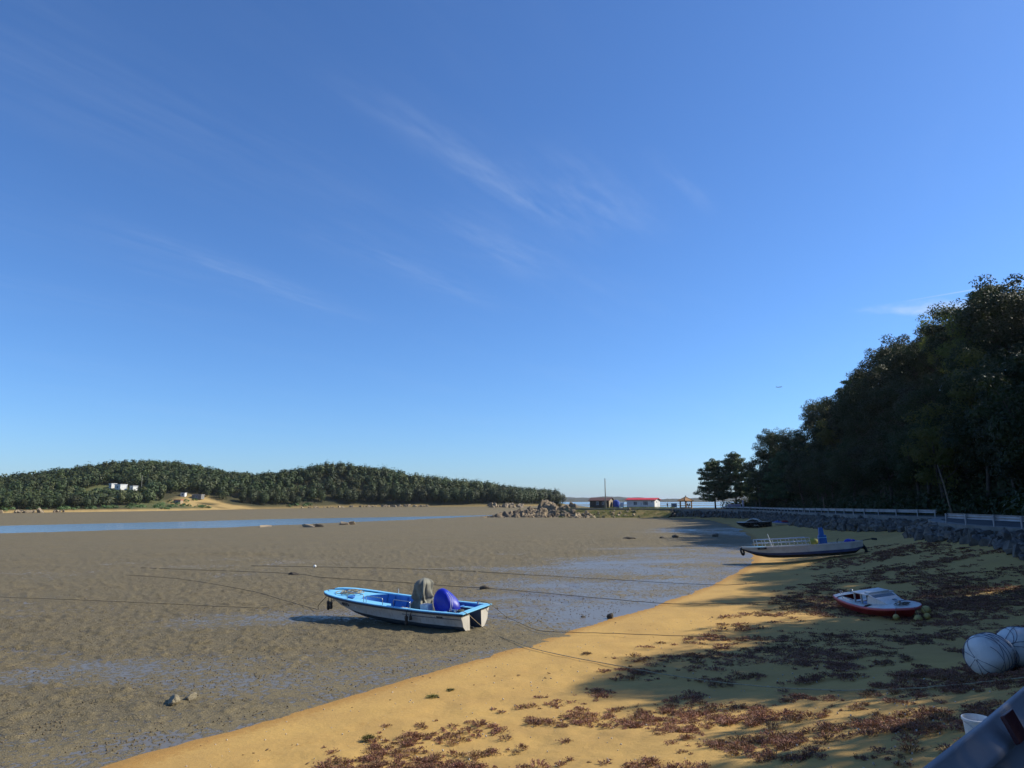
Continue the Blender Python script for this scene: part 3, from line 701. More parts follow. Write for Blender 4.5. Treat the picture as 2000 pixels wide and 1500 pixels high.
for off, step, y0, y1, lo, hi in ((9, 5.4, 60, 200, .95, 1.25), (15, 5.8, 52, 202, 1.0, 1.35), (22, 6.2, 48, 196, 1.05, 1.4), (30, 7.0, 46, 186, 1.05, 1.35)):
    wood_row(off, step, y0, y1, lo, hi)
# out of the frame to the right the same wood goes on beside the road and shades the beach
for x, y, s in ((30.2, 22.4, 1.5), (32.2, 26.2, 1.6), (34.6, 30.6, 1.5), (38.0, 25.6, 1.5), (39.6, 32.0, 1.3), (44.0, 27.0, 1.4), (45.5, 33.5, 1.25), (39.8, 38.2, .75), (43.0, 39.5, .9), (17.0, 6.6, 1.25), (22.8, 13.8, 1.15), (26.8, 16.8, 1.1), (23.0, 8.5, 1.2), (22.5, 3.0, 1.3), (30.0, 9.5, .9),
                (42.0, 45.5, 1.1), (46.5, 47.0, 1.25), (44.5, 52.0, 1.1), (49.5, 53.5, 1.3), (50.5, 44.0, 1.3)):
    plant_tree('broadleaf_tree', BL[rnd.randrange(5)], (x, y, gz(x, y) - .2), s, rnd.uniform(0, 6.28), 'dark leafy tree in the wood on the hill right of the shore road', slope_group)

# crown that stands above the others on the skyline, and the lit fringe
for (x, y, s, pr, nm, lb) in (
    (66.0, 100.0, 1.18, BY, 'yellowing_tree', 'tall pale green tree whose top stands clear against the sky and cloud'),
    (55.5, 78.0, 1.45, BL[2], 'broadleaf_tree', 'tallest dark tree rising to the right edge of the picture'),
    (66.5, 196.0, .95, BY, 'yellowing_tree', 'sunlit pale green tree at the far foot of the wood near the banner'),
    (60.5, 214.0, 1.18, PN[0], 'pine_tree', 'tall pine with layered branches at the far left end of the wood'),
    (66.0, 212.0, 1.28, PN[1], 'pine_tree', 'second pine from the gazebo, rounder crown at the end of the wood'),
    (65.2, 189.0, 1.05, BL[0], 'broadleaf_tree', 'small leafy tree closing the gap between the end pines and the wood'),
    (70.5, 204.0, 1.15, BL[1], 'broadleaf_tree', 'leafy tree filling the wood edge right behind the two end pines'),
    (75.0, 206.0, 1.35, BL[3], 'broadleaf_tree', 'leafy tree behind the sunlit pale one at the far end of the wood')):
    plant_tree(nm, pr, (x, y, gz(x, y) - .2), s, rnd.uniform(0, 6), lb, sz=1.05)

# undergrowth along the road foot of the wood
rng = np.random.default_rng(3); Cs, Ns = [], []; up = []
for off in (7.6, 9.2, 11.5, 14.5):
    P = [p for p in offset(Wt, off) if 34 <= p[1] <= 214 and p[0] > 20]
    for i in range(1, len(P)):
        for _ in range(max(1, int(math.dist(P[i - 1], P[i]) / 1.5))): up.append((P[i][0] + rng.uniform(-1, 1), P[i][1] + rng.uniform(-1, 1)))
up = np.array(up); uz = gzv(up[:, 0], up[:, 1]); uok = poly_sd(up[:, 0], up[:, 1], LAND) > 6.6
for (x, y), z in zip(up[uok], uz[uok]):
    k = 34; u_ = unit(rng, k); r = rng.uniform(.8, 1.5)
    Cs.append(np.array([x, y, z + r * .7]) + u_ * np.array([r, r, r * 1.1])); Ns.append(u_ + rng.normal(size=(k, 3)) * .6 + np.array([0, 0, .3]))
C = np.concatenate(Cs); V, F = quads(C, np.concatenate(Ns), .3 * rng.uniform(.6, 1.4, len(C)), .2, rng)
o = link('undergrowth', fast_mesh('undergrowth', V, F, LEAF)); tag(o, 'dark tangled undergrowth along the foot of the wood behind the road', 'undergrowth', kind='stuff')
# bare leaning stems by the road
for (x, y, h, lx, ly, lb) in ((45.6, 74.5, 5.5, -1.0, .3, 'bare pale leaning trunk rising where the guard rail breaks off'), (49.0, 113.0, 2.6, -.1, 0, 'short pale bare stump of a stem behind the far guard rail'), (38.2, 47.0, 2.2, -.7, 0, 'thin pale slanting stick in the dark wood at the right edge')):
    mb = MB(); mb.tube([(0, 0, -.3), (lx * .2, ly, h * .3), (lx * .55, ly, h * .65), (lx, ly, h)], [.11, .09, .07, .04], 7)
    mb.tube([(lx * .3, ly, h * .4), (lx * .3 + .35, ly + .1, h * .52)], [.04, .015], 5)
    o = mb.build('bare_trunk', MATS['pale_bark'], None, smooth=True); o.location = (x, y, gz(x, y)); tag(o, lb, 'tree trunk')

# ------------------------------------------------------------------ the wooded island across the channel
gx = np.arange(-560, 62, 4.0); gy = np.arange(190, 640, 4.0); X, Y = np.meshgrid(gx, gy, indexing='xy')
c_ = poly_sd(X, Y, ISLE); Z = isle_z(X, Y)
sandy = (1 - sst(6, 9, c_)) * sst(-2, 0.5, c_) * (1 - sst(-160, -140, X) * .45)
def inside(x0, x1, y0, y1, soft=3.0): return sst(x0 - soft, x0 + soft, X) * (1 - sst(x1 - soft, x1 + soft, X)) * sst(y0 - soft, y0 + soft, Y) * (1 - sst(y1 - soft, y1 + soft, Y))
sandy = np.maximum(sandy, inside(-176, -130, 368, 394) * sst(.25, .45, fbm(X / 9, Y / 6, 9, 3)))
grassy = np.clip(inside(-226, -196, 368, 392) + inside(-186, -134, 335, 372, 2) * .6, 0, 1)
F = grid_faces(*X.shape)[:, ::-1]; F = F[(c_.ravel() > -14)[F].all(1)]; used = np.unique(F); remap = np.full(X.size, -1); remap[used] = np.arange(len(used))
me = fast_mesh('hill', np.stack([X, Y, Z], -1).reshape(-1, 3)[used], remap[F], ISLE_MAT, True, dict(sandy=sandy.ravel()[used], grassy=grassy.ravel()[used]))
tag(link('hill', me), kind='structure')
# tree spots
rng = np.random.default_rng(7); pts = []
for yy in np.arange(236, 600, 4.7):
    for xx in np.arange(-430, 60, 4.7):
        pts.append((xx + rng.uniform(-2.4, 2.4), yy + rng.uniform(-2.4, 2.4)))
pts = np.array(pts); px, py = pts[:, 0], pts[:, 1]; cc = poly_sd(px, py, ISLE); pz = isle_z(px, py)
fr = px / py
ok = (cc > 9) & (fr > -0.80) & (cc < 130)
ok &= ~((px > -224) & (px < -194) & (py > 370) & (py < 390))
ok &= ~((px > -180) & (px < -132) & (py > 368) & (py < 394))
ok &= ~((px > -186) & (px < -128) & (py > 318) & (py < 400) & (cc < 22))
# drop those wholly hidden behind the crest
def hidden(x, y, z):
    h = np.zeros(len(x), bool)
    for t in (.95, .90, .85, .80):
        zz = np.where(poly_sd(x * t, y * t, ISLE) > 0, isle_z(x * t, y * t) + 6.0, -9); line = EYE + (z + 12 - EYE) * t; h |= zz > line + 2.5
    return h
ok &= ~hidden(px, py, pz)
px, py, pz, cc = px[ok], py[ok], pz[ok], cc[ok]; pts = np.stack([px, py, pz], 1)
hgt = np.where(px > -90, rng.uniform(8.5, 11.5, len(px)), rng.uniform(6.0, 9.0, len(px)))
front = (px > -262) & (px < -165) & (py < 370) & (cc < 62); hgt = np.where(front, rng.uniform(5.2, 7.2, len(px)), hgt)
front2 = (px > -228) & (px < -190) & (py > 330) & (py <= 374); hgt = np.where(front2, rng.uniform(3.2, 4.6, len(px)), hgt)
def far_crown(rng, n, h, w):
    """domed pine crown made of sprays; returns centres, normals"""
    u_ = unit(rng, n); u_[:, 2] = np.where(u_[:, 2] < 0, u_[:, 2] * 1.05, u_[:, 2]); k = .62 + .45 * rng.random((n, 1)); lump = 1 + .28 * np.sin(u_[:, :1] * 7 + rng.uniform(0, 6)) * np.cos(u_[:, 1:2] * 6 + rng.uniform(0, 6))
    return u_ * np.array([w, w, h * .40]) * k * lump + np.array([0, 0, h * .50]), u_ + rng.normal(size=(n, 3)) * .28 + np.array([0, 0, .25])
nearest = np.argsort(cc)[:150]; is_front = np.zeros(len(px), bool); is_front[nearest] = True
FARPAIR = []
for i in range(5):
    r2 = np.random.default_rng(300 + i); C, N = far_crown(r2, 420, 10, 3.1); V, F = quads(C, N, .55 * r2.uniform(.6, 1.4, len(C)), .36, r2)
    crown = fast_mesh('crown', V, F, PINE_FAR, cols=np.full((len(V), 3), 1.0)); mb = MB(); mb.tube([(0, 0, -.5), (.2, 0, 4), (.1, .2, 8)], [.2, .15, .06], 6)
    for a in range(5): mb.tube([(.1, 0, 3 + a), (2.2 * math.cos(a * 2.4), 2.2 * math.sin(a * 2.4), 4.2 + a)], [.08, .03], 4)
    tr = bpy.data.meshes.new('trunk'); tr.from_pydata([tuple(p) for p in mb.v], [], mb.f); tr.update(); tr.materials.append(MATS['bark']); FARPAIR.append((tr, crown))
for i in nearest:
    s = hgt[i] / 10
    plant_tree('pine_tree', FARPAIR[int(rng.integers(5))], (float(px[i]), float(py[i]), float(pz[i])), float(s), float(rng.uniform(0, 6)), 'dark pine in the front rank of the wood along the island shore', 'pines along the island shore', sz=float(rng.uniform(.9, 1.1)))
Vs, Fs, Ts, n0 = [], [], [], 0
for i in np.where(~is_front)[0]:
    C, N = far_crown(rng, 150, hgt[i], 2.7 * rng.uniform(.6, 1.5)); V, F = quads(C + pts[i], N, .68 * rng.uniform(.6, 1.4, len(C)), .46, rng)
    Vs.append(V); Fs.append(F + n0); n0 += len(V); Ts.append(np.full((len(V), 3), 1.0) * (rng.uniform(.75, 1.2) * (.55 + .95 * float(fbm(pts[i][0] / 35, pts[i][1] / 35, 33, 2))) * np.array([rng.uniform(.9, 1.25), 1.0, rng.uniform(.85, 1.1)])))
o = link('pine_wood', fast_mesh('pine_wood', np.concatenate(Vs), np.concatenate(Fs), PINE_FAR, cols=np.concatenate(Ts)))
tag(o, 'dense dark pine wood covering the island hill across the channel', 'wood', kind='stuff')
# green scrub on the low bank behind the island beach
Vs, Fs, Ts, n0 = [], [], [], 0
sx = rng.uniform(-236, -118, 900); sy = rng.uniform(262, 440, 900); sc = poly_sd(sx, sy, ISLE); sz_ = isle_z(sx, sy)
for x, y, c0, z0 in zip(sx, sy, sc, sz_):
    if not (7.0 < c0 < (26 if x > -186 else 14)): continue
    if x > -166 and y > 372 and x < -129: continue
    r = rng.uniform(.7, 1.6); k = 36; u_ = unit(rng, k); u_[:, 2] = np.abs(u_[:, 2]); C = np.array([x, y, z0]) + u_ * np.array([r * 1.3, r * 1.3, r]) * (.7 + .4 * rng.random((k, 1)))
    V, F = quads(C, u_ + rng.normal(size=(k, 3)) * .5 + np.array([0, 0, .4]), .5 * rng.uniform(.6, 1.4, k), .33, rng); Vs.append(V); Fs.append(F + n0); n0 += len(V); Ts.append(np.full((len(V), 3), rng.uniform(.6, 1.3)))
o = link('scrub', fast_mesh('scrub', np.concatenate(Vs), np.concatenate(Fs), SHRUB, cols=np.concatenate(Ts)))
tag(o, 'low green scrub on the bank behind the island beach', 'scrub', kind='stuff')

# ------------------------------------------------------------------ seepweed on the sand
def weed(rng, r, h, n, tint, far=0.0):
    """a low bushy seepweed: many short fleshy sprigs rising from a point"""
    a = rng.uniform(0, 6.283, n); t = rng.uniform(.0, 1, n) ** .6; lean = t * r
    base = np.stack([np.cos(a) * lean * .35, np.sin(a) * lean * .35, np.zeros(n)], 1); tip = np.stack([np.cos(a) * lean, np.sin(a) * lean, h * (1.05 - .55 * t) * rng.uniform(.6, 1.15, n)], 1)
    side = np.stack([-np.sin(a + rng.normal(size=n)), np.cos(a + rng.normal(size=n)), rng.normal(size=n) * .4], 1); w = (.0035 + .0045 * rng.random(n) + .00012 * far)[:, None] * (1 + far * .03)
    mid = (base + tip) / 2 + np.stack([np.zeros(n), np.zeros(n), .02 * np.ones(n)], 1)
    V = np.stack([base, mid + side * w, tip, mid - side * w], 1).reshape(-1, 3); F = np.arange(4 * n).reshape(n, 4)
    # knobbly leaves along the sprigs
    m_ = n * 2; i = rng.integers(0, n, m_); k = rng.uniform(.35, 1, m_)[:, None]; C = base[i] * (1 - k) + tip[i] * k + rng.normal(size=(m_, 3)) * .016
    V2, F2 = quads(C, unit(rng, m_) + np.array([0, 0, .5]), .0135 * (1 + .045 * far) * rng.uniform(.6, 1.5, m_), .008 * (1 + .045 * far), rng)
    T = np.concatenate([np.repeat(rng.uniform(.6, 1.2, n), 4)[:, None] * tint * .85, np.repeat(rng.uniform(.7, 1.5, m_), 4)[:, None] * tint])
    return np.concatenate([V, V2]), np.concatenate([F, F2 + 4 * n]), T
MAROON = np.array([0.33, 0.16, 0.105]); TAN = np.array([0.27, 0.18, 0.075]); OLIVE = np.array([0.13, 0.12, 0.04]); DARK = np.array([0.16, 0.085, 0.06])
rng = np.random.default_rng(12); cand = []
for _ in range(90000):
    x = rng.uniform(-4, 30); y = rng.uniform(9.0, 62)
    cand.append((x, y))
cand = np.array(cand); x, y = cand.T; s = poly_sd(x, y, SHORE); w = -poly_sd(x, y, LAND)
den = fbm(x / 3.2 + y / 9, y / 2.4, 91, 3) * .65 + fbm(x / 1.0, y / 1.0, 92, 2) * .35
lim = sst(3.6, 6.5, s) * (0.62 + 0.38 * sst(7.5, 12, s)) * sst(.4, 2.0, w)
lim = np.maximum(lim, .95 * sst(2.6, 4.8, s) * (1 - sst(13.5, 18, y)) * sst(.4, 2.0, w))
lim = lim * (1 - .8 * sst(1.1, .3, np.hypot((x - 4.8) / 1.6, (y - 21.5) / 1.3)))
prob = sst(.46 - .10 * lim, .67 - .10 * lim, den) * lim + .012 * sst(2.5, 6, s)
prob = np.maximum(prob, sst(.36, .56, den) * sst(6.5, 9.5, s) * sst(13, 16.5, y) * (1 - sst(28, 34, y)) * sst(.4, 2, w) * .8)
thin = np.clip(26.0 / np.maximum(y, 12) ** 1.15, 0.08, 1)
keep = rng.random(len(x)) < prob * thin * 1.0
x, y, s = x[keep], y[keep], s[keep]; zz = sand_z(x, y)
Vs, Fs, Ts, n0 = [], [], [], 0
bigger = np.clip(y / 14, 1, 3)
for i in range(len(x)):
    g = fbm(x[i] / 4, y[i] / 4, 95, 2); green = sst(.15, 1, 1 - math.hypot((x[i] - 11.5) / 4.0, (y[i] - 33.0) / 4.0))
    t = MAROON * (1 - .75 * green) + (TAN if rng.random() < .6 else OLIVE) * .75 * green; t = t * (1 - .5 * rng.random() * (g > .55)) + DARK * .5 * rng.random() * (g > .55)
    k = .25 + 1.05 * rng.random() ** 1.5; n = int(44 * k * min(1, 13 / y[i]) + 4); dryness = rng.random(); t = t * (1 - .45 * (dryness > .72)) + TAN * .5 * (dryness > .72)
    V, F, T = weed(rng, .19 * k * bigger[i] ** .55, .085 * k * (1 - .45 * green) * rng.uniform(.6, 1.3), n, t, max(0, y[i] - 10)); V = V * np.array([1, 1, 1]) ; 
    if bigger[i] > 1.2: V = V * np.array([1.15, 1.15, 1.0])
    Vs.append(V + np.array([x[i], y[i], zz[i] - .01])); Fs.append(F + n0); n0 += len(V); Ts.append(T)
print('seepweed', len(x), 'verts', n0)
o = link('seepweed', fast_mesh('seepweed', np.concatenate(Vs), np.concatenate(Fs), WEED, cols=np.concatenate(Ts)))
tag(o, 'maroon seepweed spreading in patches over the sand', 'seepweed', kind='stuff')
# tufts that stand alone on the open sand
for (x, y, r, h, t, n, lb) in ((-2.94, 15.54, .18, .10, OLIVE * 1.3, 150, 'lone olive green tuft on bare sand near the bottom of the picture'),
                               (-2.01, 19.0, .22, .07, OLIVE, 120, 'lone flat tuft on bare sand below the blue boat, nearer of two'), (-1.61, 19.66, .15, .06, OLIVE, 80, 'lone flat tuft on bare sand below the blue boat, farther of two'),
                               (-.9, 13.0, .17, .12, MAROON, 160, 'maroon tuft at the left tip of the seepweed by the bottom edge'), (2.4, 24.0, .22, .10, DARK, 120, 'small dark tuft at the left tip of the tree shade')):
    V, F, T = weed(rng, r, h, n, t); o = link('weed_tuft', fast_mesh('weed_tuft', V, F, WEED, cols=T), loc=(x, y, gz(x, y))); tag(o, lb, 'plant')
# shells and pebbles strewn on the sand and crumbs of mud
items = []
PEB = [stone_mesh('pebble', 700 + i, MATS['tan_rock'], 6, 1) for i in range(3)]
M('shell', (0.62, 0.55, 0.45), 0.6, (0.42, 0.33, 0.24), 30, rand=.2)
rnd = random.Random(31)
ys = 9.5 + 24 * rng.random(1100) ** 1.6; xs = rng.uniform(-7, 10, 1100); k = poly_sd(xs, ys, SHORE) > .3; xs, ys = xs[k], ys[k]; zs = sand_z(xs, ys)
for x, y, z in zip(xs, ys, zs): items.append((rnd.choice(PEB), rmx((x, y, z + .005, rnd.uniform(.008, .026)))))
o = merged('shell_litter', items, MATS['shell']); tag(o, 'bits of shell and pebble littered over the sand', 'shell litter', kind='stuff')
# tide wrack: crumbs of dark weed and wood left in broken lines along the beach
items = []; ys = 10 + 46 * rng.random(9000) ** 1.4; xs = rng.uniform(-9, 24, 9000); ss_ = poly_sd(xs, ys, SHORE) + (fbm(xs / 2.5, ys / 2.5, 71, 3) - .5) * 1.6
k = (np.exp(-((ss_ - 2.1) / .22) ** 2) + .8 * np.exp(-((ss_ - 3.7) / .28) ** 2) + .35 * np.exp(-((ss_ - .25) / .2) ** 2) + .03 * (ss_ > .2)) * sst(.40, .6, fbm(xs / 1.7, ys / 1.7, 72, 2)) * (poly_sd(xs, ys, LAND) < -1) > rng.random(9000)
xs, ys = xs[k], ys[k]; zs = gzv(xs, ys)
for x, y, z in zip(xs, ys, zs):
    q = rnd.uniform(.008, .03); items.append((rnd.choice(PEB), Matrix.LocRotScale(Vector((x, y, z + .004)), Euler((rnd.uniform(-.3, .3), rnd.uniform(-.3, .3), rnd.uniform(0, 6))), Vector((q * rnd.uniform(1, 3.5), q, q * .5)))))
M('wrack', (0.16, 0.10, 0.05), .9, (0.08, 0.05, 0.03), 9); o = merged('tide_wrack', items, MATS['wrack']); tag(o, 'broken lines of dark weed crumbs left on the sand by the tide', 'tide wrack', kind='stuff')
items = []
CR = [stone_mesh('crumb', 720 + i, MUD, 5, 1) for i in range(3)]
ys = 14 + 46 * rng.random(14000) ** 1.3; xs = rng.uniform(-.74, .34, 14000) * ys; k = (poly_sd(xs, ys, SHORE) < -.6) & (fbm(xs / 1.5, ys / 1.2, 66, 3) > .47); xs, ys = xs[k], ys[k]; zs = mud_z(xs, ys)
for x, y, z in zip(xs, ys, zs): items.append((rnd.choice(CR), rmx((x, y, z + .005, rnd.uniform(.012, .034)))))
M('mud_crumb', (0.14, 0.108, 0.064), .85, (0.075, 0.058, 0.036), 8)
o = merged('mud_crumbs', items, MATS['mud_crumb']); tag(o, 'small dark crumbs and casts of mud over the flat', 'mud crumbs', kind='stuff')

# ------------------------------------------------------------------ boats
M('gelcoat_white', (0.64, 0.61, 0.56), 0.4, (0.54, 0.51, 0.46), 1.4, dirt=((0.30, 0.26, 0.20), 0.5), bmp=0.05, bscale=10, streak=((0.30, 0.22, 0.13), 0.45))
M('deck_sky_blue', (0.22, 0.58, 0.84), 0.5, (0.17, 0.50, 0.78), 2.0, dirt=((0.30, 0.48, 0.58), 0.35), bmp=0.1, bscale=40)
M('deck_blue', (0.030, 0.16, 0.50), 0.5, (0.022, 0.12, 0.40), 2.0, dirt=((0.05, 0.12, 0.26), 0.5), bmp=0.1, bscale=30)
M('rub_rail', (0.045, 0.05, 0.07), 0.6, (0.07, 0.07, 0.08), 3.0, dirt=((0.16, 0.07, 0.06), 0.5))
M('antifoul', (0.085, 0.12, 0.17), 0.75, (0.06, 0.085, 0.12), 2.0, dirt=((0.17, 0.155, 0.115), 0.8), bmp=0.3, bscale=14)
M('tarp_grey', (0.23, 0.225, 0.18), 0.8, (0.17, 0.165, 0.135), 4.0, bmp=0.2, bscale=60)
M('tarp_blue', (0.012, 0.025, 0.42), 0.42, (0.008, 0.018, 0.32), 3.0, bmp=0.1, bscale=20)
M('steel_tube', (0.55, 0.56, 0.58), 0.3, (0.42, 0.43, 0.45), 6, metal=0.8)
M('rope_tan', (0.45, 0.36, 0.22), 0.9, (0.30, 0.23, 0.14), 20, bmp=0.6, bscale=80)
M('rope_dark', (0.075, 0.062, 0.045), 0.9, (0.11, 0.09, 0.065), 6, bmp=0.5, bscale=60)
M('fender_dark', (0.055, 0.045, 0.035), 0.85, (0.09, 0.07, 0.05), 8, bmp=0.5, bscale=30)
M('black_rubber', (0.02, 0.02, 0.02), 0.8, (0.035, 0.035, 0.035), 6)
M('pallet_wood', (0.42, 0.35, 0.25), 0.85, (0.30, 0.24, 0.17), 5, bmp=0.3, bscale=30)
M('number_ink', (0.05, 0.05, 0.06), 0.6); M('label_plate', (0.035, 0.035, 0.04), 0.6); M('plate_ink', (0.5, 0.5, 0.5), .6)
M('white_plastic', (0.78, 0.78, 0.76), 0.45, (0.66, 0.66, 0.63), 6)

def half_loft(mb, st, idx, side=1, x0=None):
    """st: stations (x, [(y, z)...]) ; loft of the strips between section points idx, on both sides"""
    for sg in (1, -1):
        rings = [[(x, sg * sec[i][0], sec[i][1]) for i in idx] for x, sec in st]
        mb.loft(rings, closed=False)
def text(name, s, size, mat, parent, loc, rot, extrude=0.002):
    cu = bpy.data.curves.new(name, 'FONT'); cu.body = s; cu.size = size; cu.extrude = extrude; cu.offset = size * .035; cu.align_x = 'CENTER'; cu.align_y = 'CENTER'
    t = bpy.data.objects.new(name, cu); col.objects.link(t)
    dg = bpy.context.evaluated_depsgraph_get(); me = bpy.data.meshes.new_from_object(t.evaluated_get(dg)); bpy.data.objects.remove(t); bpy.data.curves.remove(cu)
    me.materials.clear(); me.materials.append(mat); o = link(name, me, parent, loc, rot); return o
def interp(xs, ys): return lambda x: float(np.interp(x, xs, ys))

# ---- blue and white open motorboat on the mud
bx, by = -1.45, 29.70
HEAD = math.atan2(0.53, -0.845)
boat = empty('motorboat', (bx, by, -0.14), (R(-4.5), R(-0.6), HEAD), 'blue decked white open motorboat lying on the wet mud, grey tarp over its console', 'boat')
bxs = [0, .55, 1.1, 2.0, 3.2, 4.4, 5.5, 6.3, 6.95, 7.45, 7.85, 8.12, 8.28]
GB = interp(bxs, [1.00, 1.02, 1.04, 1.06, 1.07, 1.06, 1.03, .99, .91, .80, .63, .42, .14])       # half beam at the gunwale
GZ = interp(bxs, [.84, .83, .82, .81, .82, .84, .87, .91, .945, .97, .99, 1.0, 1.005])
CB = interp(bxs, [.84, .85, .86, .87, .87, .85, .79, .70, .57, .40, .22, .10, .03])              # at the painted waterline
CZ = interp(bxs, [.31, .30, .29, .28, .29, .31, .36, .43, .54, .67, .80, .88, .93])
KB = interp(bxs, [.62, .63, .64, .65, .62, .55, .43, .30, .17, .09, .05, .03, .01])
KZ = interp(bxs, [.03, .02, .01, 0, 0, .02, .08, .17, .33, .53, .73, .85, .92])
TW, TD = 0.40, 1.1                                                                                # motor slot: half width, depth
xs = sorted(set(list(np.linspace(0, 8.28, 34)) + bxs + [TD]))
st = [(x, [(0, KZ(x)), (min(TW, KB(x) * .95), KZ(x) + .004), (KB(x), KZ(x) + .03), (CB(x), CZ(x)), (CB(x) * .55 + GB(x) * .45 - .02, CZ(x) * .5 + GZ(x) * .5 - .05), (GB(x) - .01, GZ(x) - .10), (GB(x), GZ(x))]) for x in xs]
mb = MB(); half_loft(mb, st, [3, 4, 5])
for sg in (1, -1):                                                                                # the two stern faces
    s0 = st[0][1]; mb.add([(0, sg * TW, s0[1][1]), (0, sg * s0[2][0], s0[2][1]), (0, sg * s0[3][0], s0[3][1]), (0, sg * s0[4][0], s0[4][1]), (0, sg * s0[5][0], s0[5][1]), (0, sg * TW, s0[5][1])], [(0, 1, 2, 3, 4, 5)])
hull = mb.build('hull', MATS['gelcoat_white'], boat, smooth=True); smooth_angle(hull, 30)
mb = MB(); half_loft(mb, [s for s in st if s[0] >= TD - 1e-6], [0, 1, 2, 3]); half_loft(mb, [s for s in st if s[0] <= TD + 1e-6], [1, 2, 3])
mb.build('hull_bottom', MATS['antifoul'], boat, smooth=True)
mb = MB()
for sg in (1, -1): mb.loft([[(x, sg * TW, KZ(x)), (x, sg * TW, GZ(x) - .06)] for x in (0, TD)], closed=False)
mb.loft([[(TD, -TW, KZ(TD)), (TD, -TW, .78)], [(TD, TW, KZ(TD)), (TD, TW, .78)]], closed=False); mb.build('motor_slot', MATS['antifoul'], boat)
mb = MB()                                                                                         # dark rubbing strake
prof = [(-.012, -.105), (.03, -.095), (.042, -.05), (.03, -.012), (-.012, -.004)]
rings = [[(x, GB(x) + a, GZ(x) + b_) for a, b_ in prof] for x in xs] + [[(8.30 + a, 0, GZ(8.28) + b_) for a, b_ in prof]] + [[(x, -GB(x) - a, GZ(x) + b_) for a, b_ in prof] for x in reversed(xs)]
mb.loft(rings, closed=True, cap0=True, cap1=True); mb.build('rubbing_strake', MATS['rub_rail'], boat, smooth=True)
CW = interp([0, 1.5, 3, 5, 6.2, 8.3], [.13, .12, .12, .13, .16, .2])
def inner(x): return max(GB(x) - CW(x), .02)
mb = MB()                                                                                         # gunwale capping
for sg in (1, -1):
    mb.loft([[(x, sg * (GB(x) + .035), GZ(x) - .01), (x, sg * (GB(x) + .02), GZ(x) + .022), (x, sg * (inner(x)), GZ(x) + .022), (x, sg * (inner(x) - .005), GZ(x) - .02)] for x in xs if x < 8.2], closed=False)
mb.box((.02, 0, GZ(0) + .005), (.30, 2 * GB(0) + .06, .035)); mb.build('gunwale', MATS['deck_sky_blue'], boat, bevel=.006)
FD = 5.95                                                                                         # after edge of the foredeck
fx = [x for x in xs if x >= FD] ; fx = sorted(set(fx + [FD]))
mb = MB(); mb.loft([[(x - .75 * (1 - (k / 6) ** 2) * 0 + (.0 if x > FD else -.55 * (1 - abs(k) / 6.0) ** 0 * ((abs(k) / 6.0) ** 2)), inner(x) * k / 6.0 * 1.02, GZ(x) - .05 + .035 * (1 - (k / 6) ** 2)) for k in range(-6, 7)] for x in fx], closed=False)
mb.build('foredeck', MATS['deck_sky_blue'], boat, smooth=True)
mb = MB(); mb.loft([[(FD - .55 * ((abs(k) / 6.0) ** 2) + .0, inner(FD) * k / 6.0, GZ(FD) - .05 + .035 * (1 - (k / 6) ** 2)) for k in range(-6, 7)], [(FD - .55 * ((abs(k) / 6.0) ** 2), (CB(FD) - .06) * k / 6.0, .37) for k in range(-6, 7)]], closed=False)
mb.build('bulkhead', MATS['deck_blue'], boat, smooth=True)
mb = MB()
for sg in (1, -1): mb.loft([[(x, sg * (inner(x) - .002), GZ(x) - .01), (x, sg * min(inner(x) - .05, CB(x) - .06), .36)] for x in xs if x <= FD + .1], closed=False)
inn = mb.build('inner_side', MATS['deck_blue'], boat, smooth=True)
for x in (1.9, 2.9, 3.6, 4.3, 5.0):
    for sg in (1, -1):
        mb = MB(); yb = min(inner(x) - .05, CB(x) - .06); mb.add([(x - .03, sg * inner(x), .78), (x + .03, sg * inner(x), .78), (x + .03, sg * (inner(x) - .06), .78), (x - .03, sg * (inner(x) - .06), .78), (x - .03, sg * yb, .37), (x + .03, sg * yb, .37), (x + .03, sg * (yb - .08), .37), (x - .03, sg * (yb - .08), .37)], [(0, 1, 2, 3), (7, 6, 5, 4), (0, 4, 5, 1), (1, 5, 6, 2), (2, 6, 7, 3), (3, 7, 4, 0)]); mb.build('rib', MATS['deck_blue'], inn)
mb = MB(); mb.loft([[(x, -min(inner(x) - .05, CB(x) - .06), .365), (x, min(inner(x) - .05, CB(x) - .06), .365)] for x in xs if TD <= x <= FD + .2], closed=False); mb.build('cockpit_floor', MATS['deck_blue'], boat)
mb = MB(); mb.box((TD + .05, 0, .55), (.10, 2 * CB(TD) - .14, .40)); mb.build('splash_board', MATS['deck_blue'], boat, bevel=.01)
for sg in (1, -1):
    mb = MB(); mb.box((.62, sg * .66, .70), (.86, .44, .03)); mb.build('stern_locker', MATS['deck_sky_blue'] if sg < 0 else MATS['deck_blue'], boat, bevel=.01)
PS = 1                                                                                            # the boat's left side is +y and faces the camera
mb = MB(); mb.loft([[(x, PS * inner(x), GZ(x) - .015), (x, PS * (inner(x) - .46), GZ(x) - .03), (x, PS * (inner(x) - .46), .31)] for x in np.linspace(4.05, 5.9, 6)], closed=False, cap0=False)
mb.add([(4.05, PS * inner(4.05), GZ(4.05) - .015), (4.05, PS * (inner(4.05) - .46), GZ(4.05) - .03), (4.05, PS * (inner(4.05) - .46), .38), (4.05, PS * (CB(4.05) - .07), .38)], [(0, 1, 2, 3)])
mb.build('side_locker', MATS['deck_sky_blue'], boat)
pal = empty('pallet', (3.3, PS * .35, .58), (0, 0, 0)); pal.parent = boat
for k in range(6):
    mb = MB(); mb.box((-.5 + k * .2, 0, 0), (.12, .75, .02)); mb.build('slat', MATS['pallet_wood'], pal)
for k in (-.3, .3):
    mb = MB(); mb.box((0, k, -.14), (1.15, .07, .24)); mb.build('runner', MATS['pallet_wood'], pal)
